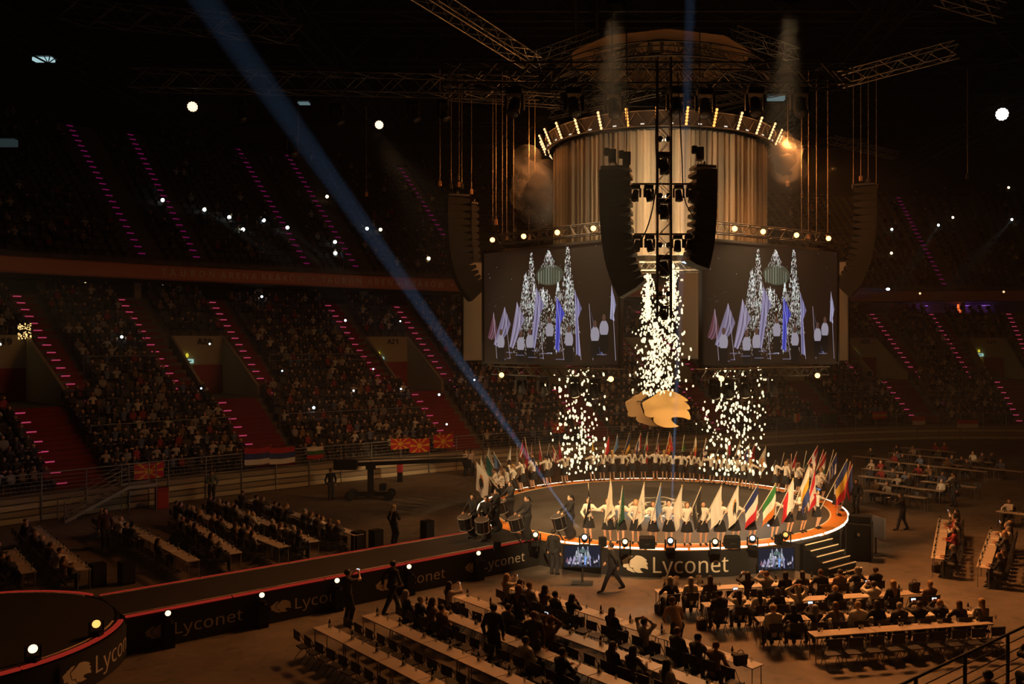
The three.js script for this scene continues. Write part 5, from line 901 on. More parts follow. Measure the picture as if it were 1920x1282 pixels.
function poleFlag(key, label, low, top, drop, group) {
  const o = thing('pole_flag', label, 'flag', low, 0, group), d = top.clone().sub(low), ph = rr(0, 6);
  part('pole', bar(V(0, 0, 0), d, 0.017, 6), POLE, o); part('finial', new THREE.SphereGeometry(0.03, 8, 6).scale(1, 1.6, 1).translate(d.x, d.y, d.z), FINIAL, o);
  const dir = d.clone().normalize(), hoist = Math.min(1.0, d.length() * 0.55), lean = Math.abs(dir.x), w = Math.max(0.05, 0.16 - lean * 0.3), sg = Math.sign(dir.x) || 1;
  part('cloth', clothGeo(key, (u, v) => { const p = d.clone().addScaledVector(dir, -0.03 - u * hoist); p.y -= v * drop * (1 - 0.12 * u); p.x += sg * 0.02 + v * w * Math.sin(u * 5 + ph) + 0.05 * v * Math.sin(v * 4 + ph); p.z += 0.025 + v * (0.09 * Math.sin(u * 8 + ph * 2) + 0.05 * Math.cos(v * 5 + u * 3)); return p; }), FLAGMAT, o);
}
const flagWord = { black: 'plain black', cream: 'plain cream', green: 'green lettered', white: 'plain white', whiteMarks: 'white lettered', blue: 'plain light blue', dark: 'dark lettered', logo: 'white emblem', blueWhiteRed: 'blue, white and red', greenWhiteOrange: 'green, white and orange', whiteRed: 'white over red', whiteYellowBlue: 'white, yellow and blue', redWhite: 'red and white', blueYellowRed: 'blue, yellow and red', blueRed: 'blue over red', redYellow: 'red and yellow', blueStripes: 'blue and white striped', darkGreen: 'dark green', redWhiteGreen: 'red, white and green', red: 'plain red', crossRed: 'red with white cross', yellowGreenRed: 'yellow, green and red', redTop: 'red over white', sky: 'sky blue', navyYellow: 'navy and yellow', fiveBands: 'red, white and navy banded', greenWhiteRed: 'green, white and red', stripes: 'red and white striped', sunburst: 'red and yellow sunburst', greenYellow: 'green and yellow diamond', whiteYellowRed: 'white, yellow and red', crossBlue: 'navy with red and white crosses', redWhiteBlue: 'red, white and light blue', whiteBlue: 'white with blue cross', whiteBlueRed: 'white, blue and red', whiteOrange: 'white with orange emblem', maroonWhite: 'maroon and white', crossRedBlue: 'red with blue and white cross', navy: 'plain navy', teal: 'teal lettered' };
// [px, py of the feet, flag, px and py of the pole top, cloth drop, where]
const BEARERS = [
  [1104, 1013, 'black', 1103, 905, 0.9, 'front row'], [1140, 1017, 'cream', 1145, 900, 1.0, 'front row'], [1164, 1017, 'green', 1167, 912, 1.1, 'front row'], [1192, 1018.6, 'whiteMarks', 1208, 905, 1.05, 'front row'], [1225, 1020, 'blue', 1239, 907, 1.0, 'front row'], [1254, 1021, 'white', 1279, 911, 1.05, 'front row'], [1288, 1021, 'dark', 1314, 914, 0.95, 'front row'], [1318, 1021.5, 'white', 1353, 910, 1.0, 'front row'], [1350, 1021, 'logo', 1385, 908, 0.95, 'front row'], [1377, 1019, 'blueWhiteRed', 1421, 908, 1.05, 'front row'], [1408, 1016, 'greenWhiteOrange', 1454, 907, 1.0, 'front row'], [1450, 1010, 'whiteRed', 1487, 898, 1.05, 'front row'], [1478, 1001, 'whiteYellowBlue', 1517, 872, 1.3, 'front row'], [1503, 997, 'redWhite', 1528, 876, 1.1, 'front row'], [1531, 990, 'blueYellowRed', 1588, 862, 1.3, 'front row'],
  [1569, 966, 'blueRed', 1598, 872, 0.95, 'right end'], [1574, 957, 'redYellow', 1594, 866, 1.0, 'right end'], [1549, 945, 'blueStripes', 1568, 850, 0.8, 'right side'], [1538, 938, 'darkGreen', 1563, 844, 0.7, 'right side'], [1528, 934, 'redWhiteGreen', 1549, 848, 0.75, 'right side'], [1518, 930, 'red', 1544, 843, 0.7, 'right side'], [1507, 928, 'crossRed', 1533, 836, 0.8, 'right side'], [1496, 926, 'darkGreen', 1512, 846, 0.6, 'far right arc'], [1486, 924, 'red', 1494, 847, 0.5, 'far right arc'], [1476, 923, 'redTop', 1484, 852, 0.5, 'far right arc'], [1466, 922, 'navy', 1470, 850, 0.5, 'far right arc'],
  [1112, 902, 'yellowGreenRed', 1112, 820, 0.75, 'back row'], [1130, 902, 'redTop', 1141.5, 818, 0.8, 'back row'], [1148, 901, 'sky', 1158, 815, 0.6, 'back row'], [1167, 900, 'navyYellow', 1180, 812, 0.8, 'back row'], [1185, 900, 'fiveBands', 1201, 813, 0.75, 'back row'], [1207, 900, 'greenWhiteRed', 1215, 811, 0.9, 'back row'], [1229, 899.5, 'stripes', 1235, 813, 0.95, 'back row'], [1246, 900, 'sunburst', 1256, 811, 0.8, 'back row'], [1262, 900.5, 'red', 1258, 814, 0.8, 'back row'], [1278, 902, 'greenYellow', 1283, 816, 0.7, 'back row'], [1297, 903, 'whiteYellowRed', 1304.5, 819, 0.75, 'back row'], [1315, 905, 'crossBlue', 1324, 822, 0.8, 'back row'], [1334, 907, 'navyYellow', 1347, 840, 0.5, 'back row'], [1353, 908, 'redWhiteBlue', 1368, 824, 0.85, 'back row'], [1367, 911, 'whiteBlue', 1388, 826, 0.8, 'back row'], [1381, 913, 'whiteBlueRed', 1406, 831, 0.75, 'back row'], [1394, 915, 'red', 1415, 833, 0.8, 'back row'], [1408, 919, 'whiteOrange', 1436, 837, 1.0, 'back row'],
  [1058, 903, 'red', 1048, 828, 0.6, 'far left arc'], [1043, 904, 'crossRed', 1036, 836, 0.55, 'far left arc'], [1027, 907, 'navy', 1030, 832, 0.8, 'far left arc'], [1012, 910, 'crossRedBlue', 1011, 826, 0.95, 'far left arc'], [999, 913, 'maroonWhite', 997, 832, 0.7, 'far left arc'], [989, 915, 'red', 984, 820, 0.9, 'far left arc'], [978, 917, 'redWhite', 980, 826, 0.8, 'far left arc'], [967, 920, 'white', 970, 833, 1.1, 'left side'], [957, 925, 'white', 958, 837, 1.1, 'left side'], [947, 930, 'blue', 926, 848, 0.9, 'left side'], [941, 934, 'white', 916, 840, 0.9, 'left side'], [935, 939, 'teal', 913, 852, 0.9, 'left side'], [930, 944, 'whiteOrange', 901, 857, 1.3, 'left end'], [925, 949, 'logo', 893, 866, 1.3, 'left end'],
];
const SHIRTS = [[0.75, 0.7, 0.63], [0.7, 0.64, 0.56]], SKIRTC = [0.012, 0.011, 0.013];
{
  const count = {};
  BEARERS.forEach(([px, py, key, tx, ty, drop, where], i) => {
    const p = onLevel(px, py, 1.112), out = V(p.x - CX, 0, p.z - CZ), r = out.length(); if (r > 8.55) { p.x = CX + out.x / r * 8.5; p.z = CZ + out.z / r * 8.5; } out.normalize(); if (/side|arc|left end/.test(where)) { const k = i % 2 ? -0.42 : 0.05; p.addScaledVector(out, k); }
    const turn = Math.atan2(out.x, out.z) + rr(-0.15, 0.15), hi = i % 5 === 3 ? 3 : i % 3 === 0 ? 2 : i % 7 === 1 ? 4 : i % 2, F = [FIG.bearerA, FIG.bearerB, FIG.bearerC][i % 3](), n = count[where] = (count[where] ?? -1) + 1;
    const sc = rr(0.96, 1.03);
    person(F, { skin: SKINS[i % 3], top: SHIRTS[i % 2], topName: 'blouse', bottom: SKIRTC, bottomName: 'skirt', hair: HAIRS[hi] }, `bearer, ${HAIRWORD[hi]} hair, ${flagWord[key]} flag, ${ord(n)} in ${where}`, p, turn, 'flag bearers on the stage', sc);
    const f = V(Math.sin(turn), 0, Math.cos(turn)), low = p.clone().addScaledVector(f, 0.3).add(V(0, 0.85, 0)); low.x += (p.x > low.x ? 0.02 : -0.02) + (tx < px ? 0.1 : -0.1);
    const top = at(tx, ty, -low.z + (f.z > 0 ? -0.1 : 0.1));
    poleFlag(key, `${flagWord[key]} flag on a slanting pole, ${where}, ${ord(n)} along`, low, top, drop, 'flags carried on the stage');
  });
}
// drummers in long black coats where the runway joins the stage
{
  const drumShell = new THREE.CylinderGeometry(0.27, 0.25, 0.5, 20), headG = new THREE.CylinderGeometry(0.265, 0.265, 0.015, 20), hoop = new THREE.TorusGeometry(0.275, 0.018, 5, 24).rotateX(Math.PI / 2);
  [[887, 1009, -0.5, 'nearest the runway lamp'], [912, 1014, -0.2, 'in front of the others on the runway'], [932, 996, -1.2, 'beside the curved light strip'], [958, 978, -0.9, 'before the white flags'], [989, 1013, -1.0, 'alone left of the blue beam'], [1070, 1010, -1.1, 'beside the blue-white lamp']].forEach(([px, py, t, say], k) => {
    const p = onLevel(px, py, 1.105);
    person(FIG.drummer(), { skin: SKINS[k % 3], top: [0.016, 0.015, 0.016], topName: 'coat_top', bottom: [0.016, 0.015, 0.016], bottomName: 'coat_skirt', hair: HAIRS[1] }, `drummer in long black coat ${say}`, p, t, 'drummers', 1.05);
    const f = V(Math.sin(t), 0, Math.cos(t)), o = thing('drum', `black marching drum carried by the drummer ${say}`, 'drum', p.clone().addScaledVector(f, 0.52).add(V(0, 0.72, 0)), t, 'marching drums'); o.rotation.x = 0.25; o.rotation.order = 'YXZ';
    part('shell', drumShell, MAT.blackGloss, o); part('drumhead', headG.clone().translate(0, 0.255, 0), M([0.06, 0.055, 0.05], 0.6), o); part('hoop', hoop.clone().translate(0, 0.25, 0), MAT.steel, o); part('hoop', hoop.clone().translate(0, -0.25, 0), MAT.steel, o);
    for (let j = 0; j < 6; j++) { const a = j * Math.PI / 3; part('tension_rod', bar(V(0.285 * Math.cos(a), -0.24, 0.285 * Math.sin(a)), V(0.285 * Math.cos(a), 0.24, 0.285 * Math.sin(a)), 0.008, 4), MAT.steel, o); }
    if (k >= 4) part('leg_stand', bar(V(0.1, -0.25, 0.2), V(0.12, -0.8, 0.02), 0.03, 5), MAT.black, o);
  });
}
// ---------------------------------------------------------------- tables, chairs, bottles and guests
const tableTop = M([0.5, 0.42, 0.34], 0.45), LEGM = M([0.35, 0.33, 0.31], 0.4, 0.6), CHAIRM = M([0.016, 0.016, 0.017], 0.5), CHAIRLEG = M([0.1, 0.095, 0.09], 0.4, 0.6);
const GLASSM = new THREE.MeshPhysicalMaterial({ color: lin(0.9, 0.9, 0.88), roughness: 0.08, transmission: 0.85, thickness: 0, ior: 1.5 }), BOTTLEM = M([0.02, 0.025, 0.02], 0.12), PAPERM = M([0.75, 0.7, 0.62], 0.8), LABELM = M([0.6, 0.58, 0.5], 0.6);
const G_seat = rbox(0.42, 0.035, 0.4, 0.015, 0, 0.385, 0), G_back = rbox(0.42, 0.26, 0.03, 0.012, 0, 0.74, -0.24).rotateX(0), G_leg = [];
for (const x of [-0.22, 0.22]) { G_leg.push(bar(V(x, 0.01, 0.22), V(x, 0.87, -0.25), 0.012, 4), bar(V(x * 0.92, 0.01, -0.24), V(x * 0.92, 0.44, 0.18), 0.012, 4)); }
const bottleGeo = new THREE.LatheGeometry([[0, 0], [0.036, 0.004], [0.036, 0.15], [0.03, 0.18], [0.013, 0.215], [0.013, 0.255], [0, 0.256]].map((p) => new THREE.Vector2(...p)), 10), capGeo = new THREE.CylinderGeometry(0.015, 0.015, 0.02, 8).translate(0, 0.262, 0), labelGeo = new THREE.CylinderGeometry(0.037, 0.037, 0.06, 10, 1, true).translate(0, 0.09, 0), glassGeo = new THREE.LatheGeometry([[0.028, 0], [0.036, 0.11], [0.034, 0.11], [0.026, 0.004], [0, 0.004]].map((p) => new THREE.Vector2(...p)), 10);
const PHONEGLOW = GLOW([0.7, 0.85, 1], 1.4);
function phone(label, p, turn, lit = true) { const o = thing('phone', label, 'phone', p, turn, 'raised phones'); part('case', rbox(0.16, 0.085, 0.012, 0.004), MAT.black, o); part('screen', new THREE.PlaneGeometry(0.145, 0.07).rotateY(Math.PI).translate(0, 0, -0.0075), lit ? PHONEGLOW : MAT.blackGloss, o); return o; }
let nChair = 0;
function tableRow(say, A, B, o = {}) {
  const d = B.clone().sub(A).setY(0), L = d.length(); d.normalize();
  const n = V(d.z, 0, -d.x), mid = A.clone().lerp(B, 0.5); if (n.dot(V(CX - mid.x, 0, CZ - mid.z)) < 0) n.negate();   // towards the stage
  const N = Math.max(1, Math.round(L / 1.65)), l = L / N, ty = Math.atan2(-d.z, d.x), face = Math.atan2(n.x, n.z), depth = o.depth ?? 0.48;
  for (let k = 0; k < N; k++) {
    const c = A.clone().addScaledVector(d, (k + 0.5) * l).setY(0), t = thing('folding_table', `long pale table, ${ord(k)} of ${say}`, 'table', c, ty, 'tables on the arena floor');
    part('top', rbox(l - 0.02, 0.03, depth, 0.01, 0, 0.735, 0), tableTop, t);
    for (const [i, j] of [[-1, -1], [1, -1], [-1, 1], [1, 1]]) part('leg', bar(V(i * (l / 2 - 0.06), 0, j * (depth / 2 - 0.05)), V(i * (l / 2 - 0.06), 0.72, j * (depth / 2 - 0.05)), 0.017, 4), LEGM, t);
  }
  const seats = Math.floor(L / 0.62), P = (i, off, y = 0) => A.clone().addScaledVector(d, (i + 0.5) * L / seats).addScaledVector(n, off).setY(y);
  const taken_ = new Map();
  for (const [px, kind, look] of o.guests ?? []) { let b = 0, e = 1e9; for (let i = 0; i < seats; i++) { if (taken_.has(i)) continue; const k = Math.abs(pxOf(P(i, -0.45)) - px); if (k < e) { e = k; b = i; } } taken_.set(b, [kind, look]); }
  for (let i = 0; i < seats; i++) {
    if (!taken_.has(i) && o.share && rnd() < o.share) taken_.set(i, [pick(['table', 'table', 'lap', 'chin', 'turned', 'clap'])]);
    const g = taken_.get(i), seatP = P(i, -(depth / 2 + 0.38)), turn = face + rr(-0.08, 0.08);
    if (g || !o.noChairs) {
      const c = thing('folding_chair', `${g ? 'black folding chair under a guest' : 'empty black folding chair'}, ${ord(i)} seat, ${say}`, 'chair', seatP, turn, 'folding chairs');
      part('seat', G_seat, CHAIRM, c); part('backrest', G_back, CHAIRM, c); G_leg.forEach((q) => part('leg', q, CHAIRLEG, c)); nChair++;
    }
    if (g) {
      const [kind, look] = g, woman = look?.includes('w') ?? rnd() < 0.4, pool = look?.includes('light') ? [3, 4] : look?.includes('red') ? [5] : o.pool ?? [0, 0, 0, 1, 2, 2, 3, 8, 9], ti = pick(pool), hi = look?.includes('blond') ? 3 : pick([0, 0, 1, 1, 2, 2, 3, 5]);
      const F = seated(kind, woman, o.fine ?? 1.9), pp = P(i, -(depth / 2 + 0.36));
      person(F, { skin: pick(SKINS.slice(0, 4)), top: TOPS[ti][0], topName: woman ? 'top' : 'jacket', bottom: pick([[0.02, 0.02, 0.024], [0.03, 0.03, 0.04], [0.05, 0.05, 0.055]]), hair: HAIRS[hi] }, `guest, ${HAIRWORD[hi]} hair, ${TOPS[ti][1]} ${woman ? 'top' : 'jacket'}, ${ord(i)} seat, ${say}`, pp, turn, 'guests at the tables', rr(0.97, 1.05));
      if (kind === 'phone') phone(`raised phone of the ${ord(i)} seated guest, ${say}`, pp.clone().add(V(Math.sin(turn) * 0.42, 1.24, Math.cos(turn) * 0.42)), turn);
      if (i % 2 === 0) { const s = solo('paper_sheet', rbox(0.21, 0.006, 0.297, 0.002), PAPERM, `sheet of paper on the table, ${ord(i)} seat, ${say}`, 'paper', 'papers on the tables'); s.position.copy(P(i, -0.06, 0.7535)); s.rotation.y = ty + rr(-0.2, 0.2); }
    }
    if (o.bottles && i % 2 === 0) {
      const b = thing('water_bottle', `small dark bottle on the table, ${ord(i)} seat, ${say}`, 'bottle', P(i, 0.13, 0.75), 0, 'bottles on the tables'); part('body', bottleGeo, BOTTLEM, b); part('cap', capGeo, LABELM, b); part('label', labelGeo, LABELM, b);
      for (const e of [0.09, 0.62]) { const q = solo('glass', glassGeo, GLASSM, `drinking glass ${e < 0.3 ? 'beside' : 'past'} the bottle, ${ord(i)} seat, ${say}`, 'glass', 'glasses on the tables'); q.position.copy(P(i, 0.12, 0.75)).addScaledVector(d, e); }
    }
  }
}
const T = (px, py) => onLevel(px, py, 0.75), U = V(0.68, 0, 0.73);
const from = (px, py, len) => { const a = T(px, py); return [a, a.clone().addScaledVector(U, len)]; };
tableRow('first row of the near block', ...from(600, 1172.5, 7.4), { bottles: true, fine: 1.5 });
tableRow('second row of the near block', ...from(690, 1151, 8.4), { bottles: true, fine: 1.5 });
tableRow('third row of the near block', ...from(783, 1130, 9.8), { bottles: true, fine: 1.5, guests: [[765, 'lap'], [790, 'table'], [815, 'table', 'w'], [838, 'lap'], [1010, 'lap'], [1055, 'table']] });
tableRow('fourth row of the near block', ...from(860, 1115.5, 10.6), { bottles: true, fine: 1.5, guests: [[846, 'phone', 'w light'], [965, 'lap'], [1003, 'phone'], [1032, 'overhead'], [1172, 'lap', 'w'], [1205, 'table'], [1245, 'lap']] });
tableRow('fifth row of the near block', ...from(965, 1100, 10.0), { bottles: true, fine: 1.5, guests: [[938, 'phone', 'w light blond'], [952, 'table'], [970, 'lap'], [990, 'table', 'w'], [1020, 'lap'], [1063, 'chin'], [1152, 'lap', 'w'], [1203, 'overhead'], [1292, 'lap'], [1318, 'table'], [1355, 'turned']] });
tableRow('stage-side row, right block', T(1230, 1108), T(1640, 1082), { bottles: true, fine: 1.7, guests: [[1253, 'table', 'w'], [1284, 'lap'], [1313, 'lap'], [1388, 'phone'], [1440, 'phone'], [1478, 'lap'], [1505, 'table'], [1530, 'table'], [1563, 'lap'], [1615, 'turned'], [1650, 'lap']] });
tableRow('second row from the stage, right block', T(1318, 1133), T(1740, 1108), { bottles: true, fine: 1.7, guests: [[1340, 'lap'], [1383, 'phone'], [1416, 'lap', 'w'], [1452, 'table'], [1500, 'overhead'], [1575, 'table'], [1635, 'phone', 'light'], [1668, 'lap', 'w blond'], [1745, 'lap']] });
tableRow('third row from the stage, right block', T(1418, 1160), T(1838, 1146), { bottles: true, fine: 1.7, guests: [[1447, 'lap'], [1487, 'table', 'w'], [1516, 'phone'], [1528, 'table'], [1556, 'lap'], [1580, 'table', 'w'], [1622, 'lap'], [1660, 'phone'], [1686, 'phone'], [1718, 'table'], [1747, 'lap', 'w blond'], [1776, 'table', 'light'], [1811, 'lap'], [1836, 'phone', 'w'], [1860, 'lap']] });
tableRow('empty row nearest the camera, right block', T(1520, 1188), T(1855, 1164), { bottles: true });
tableRow('left end-on row at right', T(1769, 973), T(1758, 1047), { bottles: true, fine: 1.8, pool: [0, 1, 2, 3, 5, 8], guests: [[1790, 'phone'], [1795, 'clap'], [1800, 'table'], [1802, 'table', 'red'], [1785, 'table', 'w red'], [1788, 'lap'], [1792, 'clap', 'light'], [1780, 'table']] });
tableRow('right end-on row at right', T(1866, 995), T(1843, 1064), { bottles: true, fine: 1.8, guests: [[1890, 'phone', 'blond'], [1888, 'table'], [1884, 'clap', 'light'], [1880, 'table'], [1872, 'lap'], [1868, 'table']] });
tableRow('short table at the right edge', T(1869, 957), T(1935, 965), { bottles: true, fine: 2.2, share: 0.8 });
const fromTo = (px, py, end) => { const a = T(px, py); for (let l = 1; l < 16; l += 0.1) { const e = a.clone().addScaledVector(U, l); if (pxOf(e) >= end) return [a, e]; } return [a, a.clone().addScaledVector(U, 6)]; };
[[1622, 918, 1735], [1645, 905, 1765], [1612, 891, 1700], [1728, 901, 1832], [1618, 877, 1760], [1662, 864, 1850], [1770, 869, 1917], [1600, 854, 1700], [1668, 848, 1860], [1690, 838, 1790]].forEach(([x, y, e], k) => tableRow(`${ord(k)} row of the far right block`, ...fromTo(x, y, e), { fine: 2.6, share: 0.5, pool: [0, 0, 1, 2, 3, 4, 5, 7, 8], noChairs: k > 4 }));
[[[18, 1030], [55, 1073]], [[64, 988], [158, 1068]], [[209, 969], [364, 1051]], [[352, 975], [443, 1037]], [[350, 954], [533, 1025]], [[410, 944], [590, 1015]], [[470, 936], [673, 1002]]].forEach(([a, b], k) => tableRow(`${ord(k)} row behind the runway`, T(...a), T(...b), { fine: 2.2, share: [0.45, 0.4, 0.5, 0.6, 0.75, 0.85, 0.85][k], bottles: k < 6 }));
// ---------------------------------------------------------------- people on their feet
const stander = (F, px, py, turn, top, label, c = {}) => { const p = onLevel(px, py, 0); person(F, { skin: SKINS[1], top, topName: 'jacket', bottom: [0.02, 0.02, 0.025], hair: HAIRS[1], ...c }, label, p, turn, null, c.scale ?? 1.04); return p; };
{
  const toStage = (px, py) => { const p = onLevel(px, py, 0); return Math.atan2(CX - p.x, CZ - p.z); };
  let p = stander(FIG.photo(), 651, 1172, toStage(651, 1172), [0.05, 0.04, 0.035], 'standing man filming with a raised phone beside the runway', { skin: SKINS[2] }); const t = toStage(651, 1172); phone('phone held up by the man standing beside the runway', p.clone().add(V(Math.sin(t) * 0.44, 1.68, Math.cos(t) * 0.44)), t);
  stander(FIG.walk(), 735, 1152, toStage(735, 1152), [0.02, 0.02, 0.022], 'man in dark clothes walking between runway and empty tables');
  stander(FIG.walk(), 1148, 1110, -1.45, [0.016, 0.016, 0.018], 'crew member in black striding past the stage banner');
  stander(FIG.stand(), 1038, 1078, toStage(1038, 1078), [0.012, 0.012, 0.013], 'crew member in black standing where the runway meets the stage');
  p = stander(FIG.camera(), 1693, 994, -2.0, [0.02, 0.02, 0.022], 'camera operator in black on the open floor at right'); const cam = thing('video_camera', 'shoulder camera held by the operator on the open floor', 'camera', p.clone().add(V(-0.34, 1.5, -0.12)), -2.0); part('body', rbox(0.14, 0.2, 0.36, 0.02), MAT.black, cam); part('lens_tube', new THREE.CylinderGeometry(0.05, 0.06, 0.2, 10).rotateX(Math.PI / 2).translate(0, 0, 0.27), MAT.blackGloss, cam); part('viewfinder', rbox(0.06, 0.06, 0.1, 0.01, 0.09, 0.1, 0.1), MAT.black, cam); part('handle', box(0.03, 0.03, 0.2, 0, 0.14, 0), MAT.black, cam);
  stander(FIG.stand(), 620, 937, 0.6, [0.015, 0.015, 0.016], 'crew member in black standing beside the camera crane');
  stander(FIG.standWoman(), 738, 1021, 2.5, [0.02, 0.02, 0.022], 'person in black with yellow hair band behind the runway', { hair: HAIRS[3], topName: 'coat' });
  stander(FIG.standWoman(), 397, 942, 0.3, [0.1, 0.14, 0.13], 'person in a teal top standing at the planked wall', { hair: HAIRS[2] });
  stander(FIG.stand(), 1606, 962, -0.8, [0.014, 0.014, 0.015], 'crew member in black right of the flag cluster');
  stander(FIG.stand(), 925, 1253, toStage(925, 1253), [0.02, 0.019, 0.02], 'man in a dark suit standing among the near tables');
  stander(FIG.standWoman(), 972, 1208, toStage(972, 1208), [0.03, 0.026, 0.024], 'woman in dark clothes standing between the near table rows', { hair: HAIRS[4] });
  stander(FIG.bend(), 1268, 1232, toStage(1268, 1232) + 0.3, [0.35, 0.24, 0.16], 'man in a light shirt bending over the near table', { topName: 'shirt', hair: HAIRS[2] });
  stander(FIG.stand(), 197, 1030, 0.9, [0.06, 0.02, 0.02], 'man in dark red standing by the tables behind the runway', { hair: HAIRS[0] });
  stander(FIG.standWoman(), 1790, 950, -1.2, [0.02, 0.02, 0.024], 'woman in black standing beside the far right tables', { hair: HAIRS[1] });
  stander(FIG.stand(), 1000, 1270, toStage(1000, 1270), [0.05, 0.03, 0.025], 'man in a brown jacket standing near the bottom table rows', { hair: HAIRS[4] });
  for (const [px, py, k] of [[872, 893, 0], [884, 892, 1]]) stander(FIG.standWoman(), px, py, 0.9, [0.6, 0.5, 0.42], `helper in a white shirt standing left of the flags, ${ORD[k]} one`, { hair: HAIRS[0], topName: 'shirt' });
}
// bags on and under tables
[[1237, 1148, 0, 'dark bag on the floor beside the stage-side row'], [1316, 1178, 0, 'dark backpack on the floor beside the second row'], [1714, 1108, 0.75, 'brown handbag on the table before the large man'], [1755, 1072, 0, 'black bag under the end table at right'], [1388, 1247, 0.75, 'black bag at the end of the fifth table row']].forEach(([px, py, h, say]) => { const p = onLevel(px, py, h), o = thing('bag', say, 'bag', p, 0.4); part('body', rbox(0.36, 0.3, 0.2, 0.06, 0, 0.15, 0), M([0.03, 0.024, 0.02], 0.7), o); part('handle', new THREE.TorusGeometry(0.1, 0.012, 5, 12, Math.PI).translate(0, 0.29, 0), M([0.02, 0.016, 0.014], 0.6), o); part('flap', rbox(0.34, 0.12, 0.02, 0.01, 0, 0.24, 0.1), M([0.04, 0.03, 0.024], 0.6), o); });
[[1247, 1100], [1268, 1098], [1310, 1096]].forEach(([px, py], k) => { const p = T(px, py), o = thing('napkin_fan', `pale folded napkin fan on the stage-side table, ${ORD[k]} from the left`, 'napkin', p, 0.2, 'napkin fans'); for (let j = -2; j <= 2; j++) part('fold', box(0.06, 0.34, 0.012, 0, 0.17, 0, 0, 0, j * -0.28), PAPERM, o); });
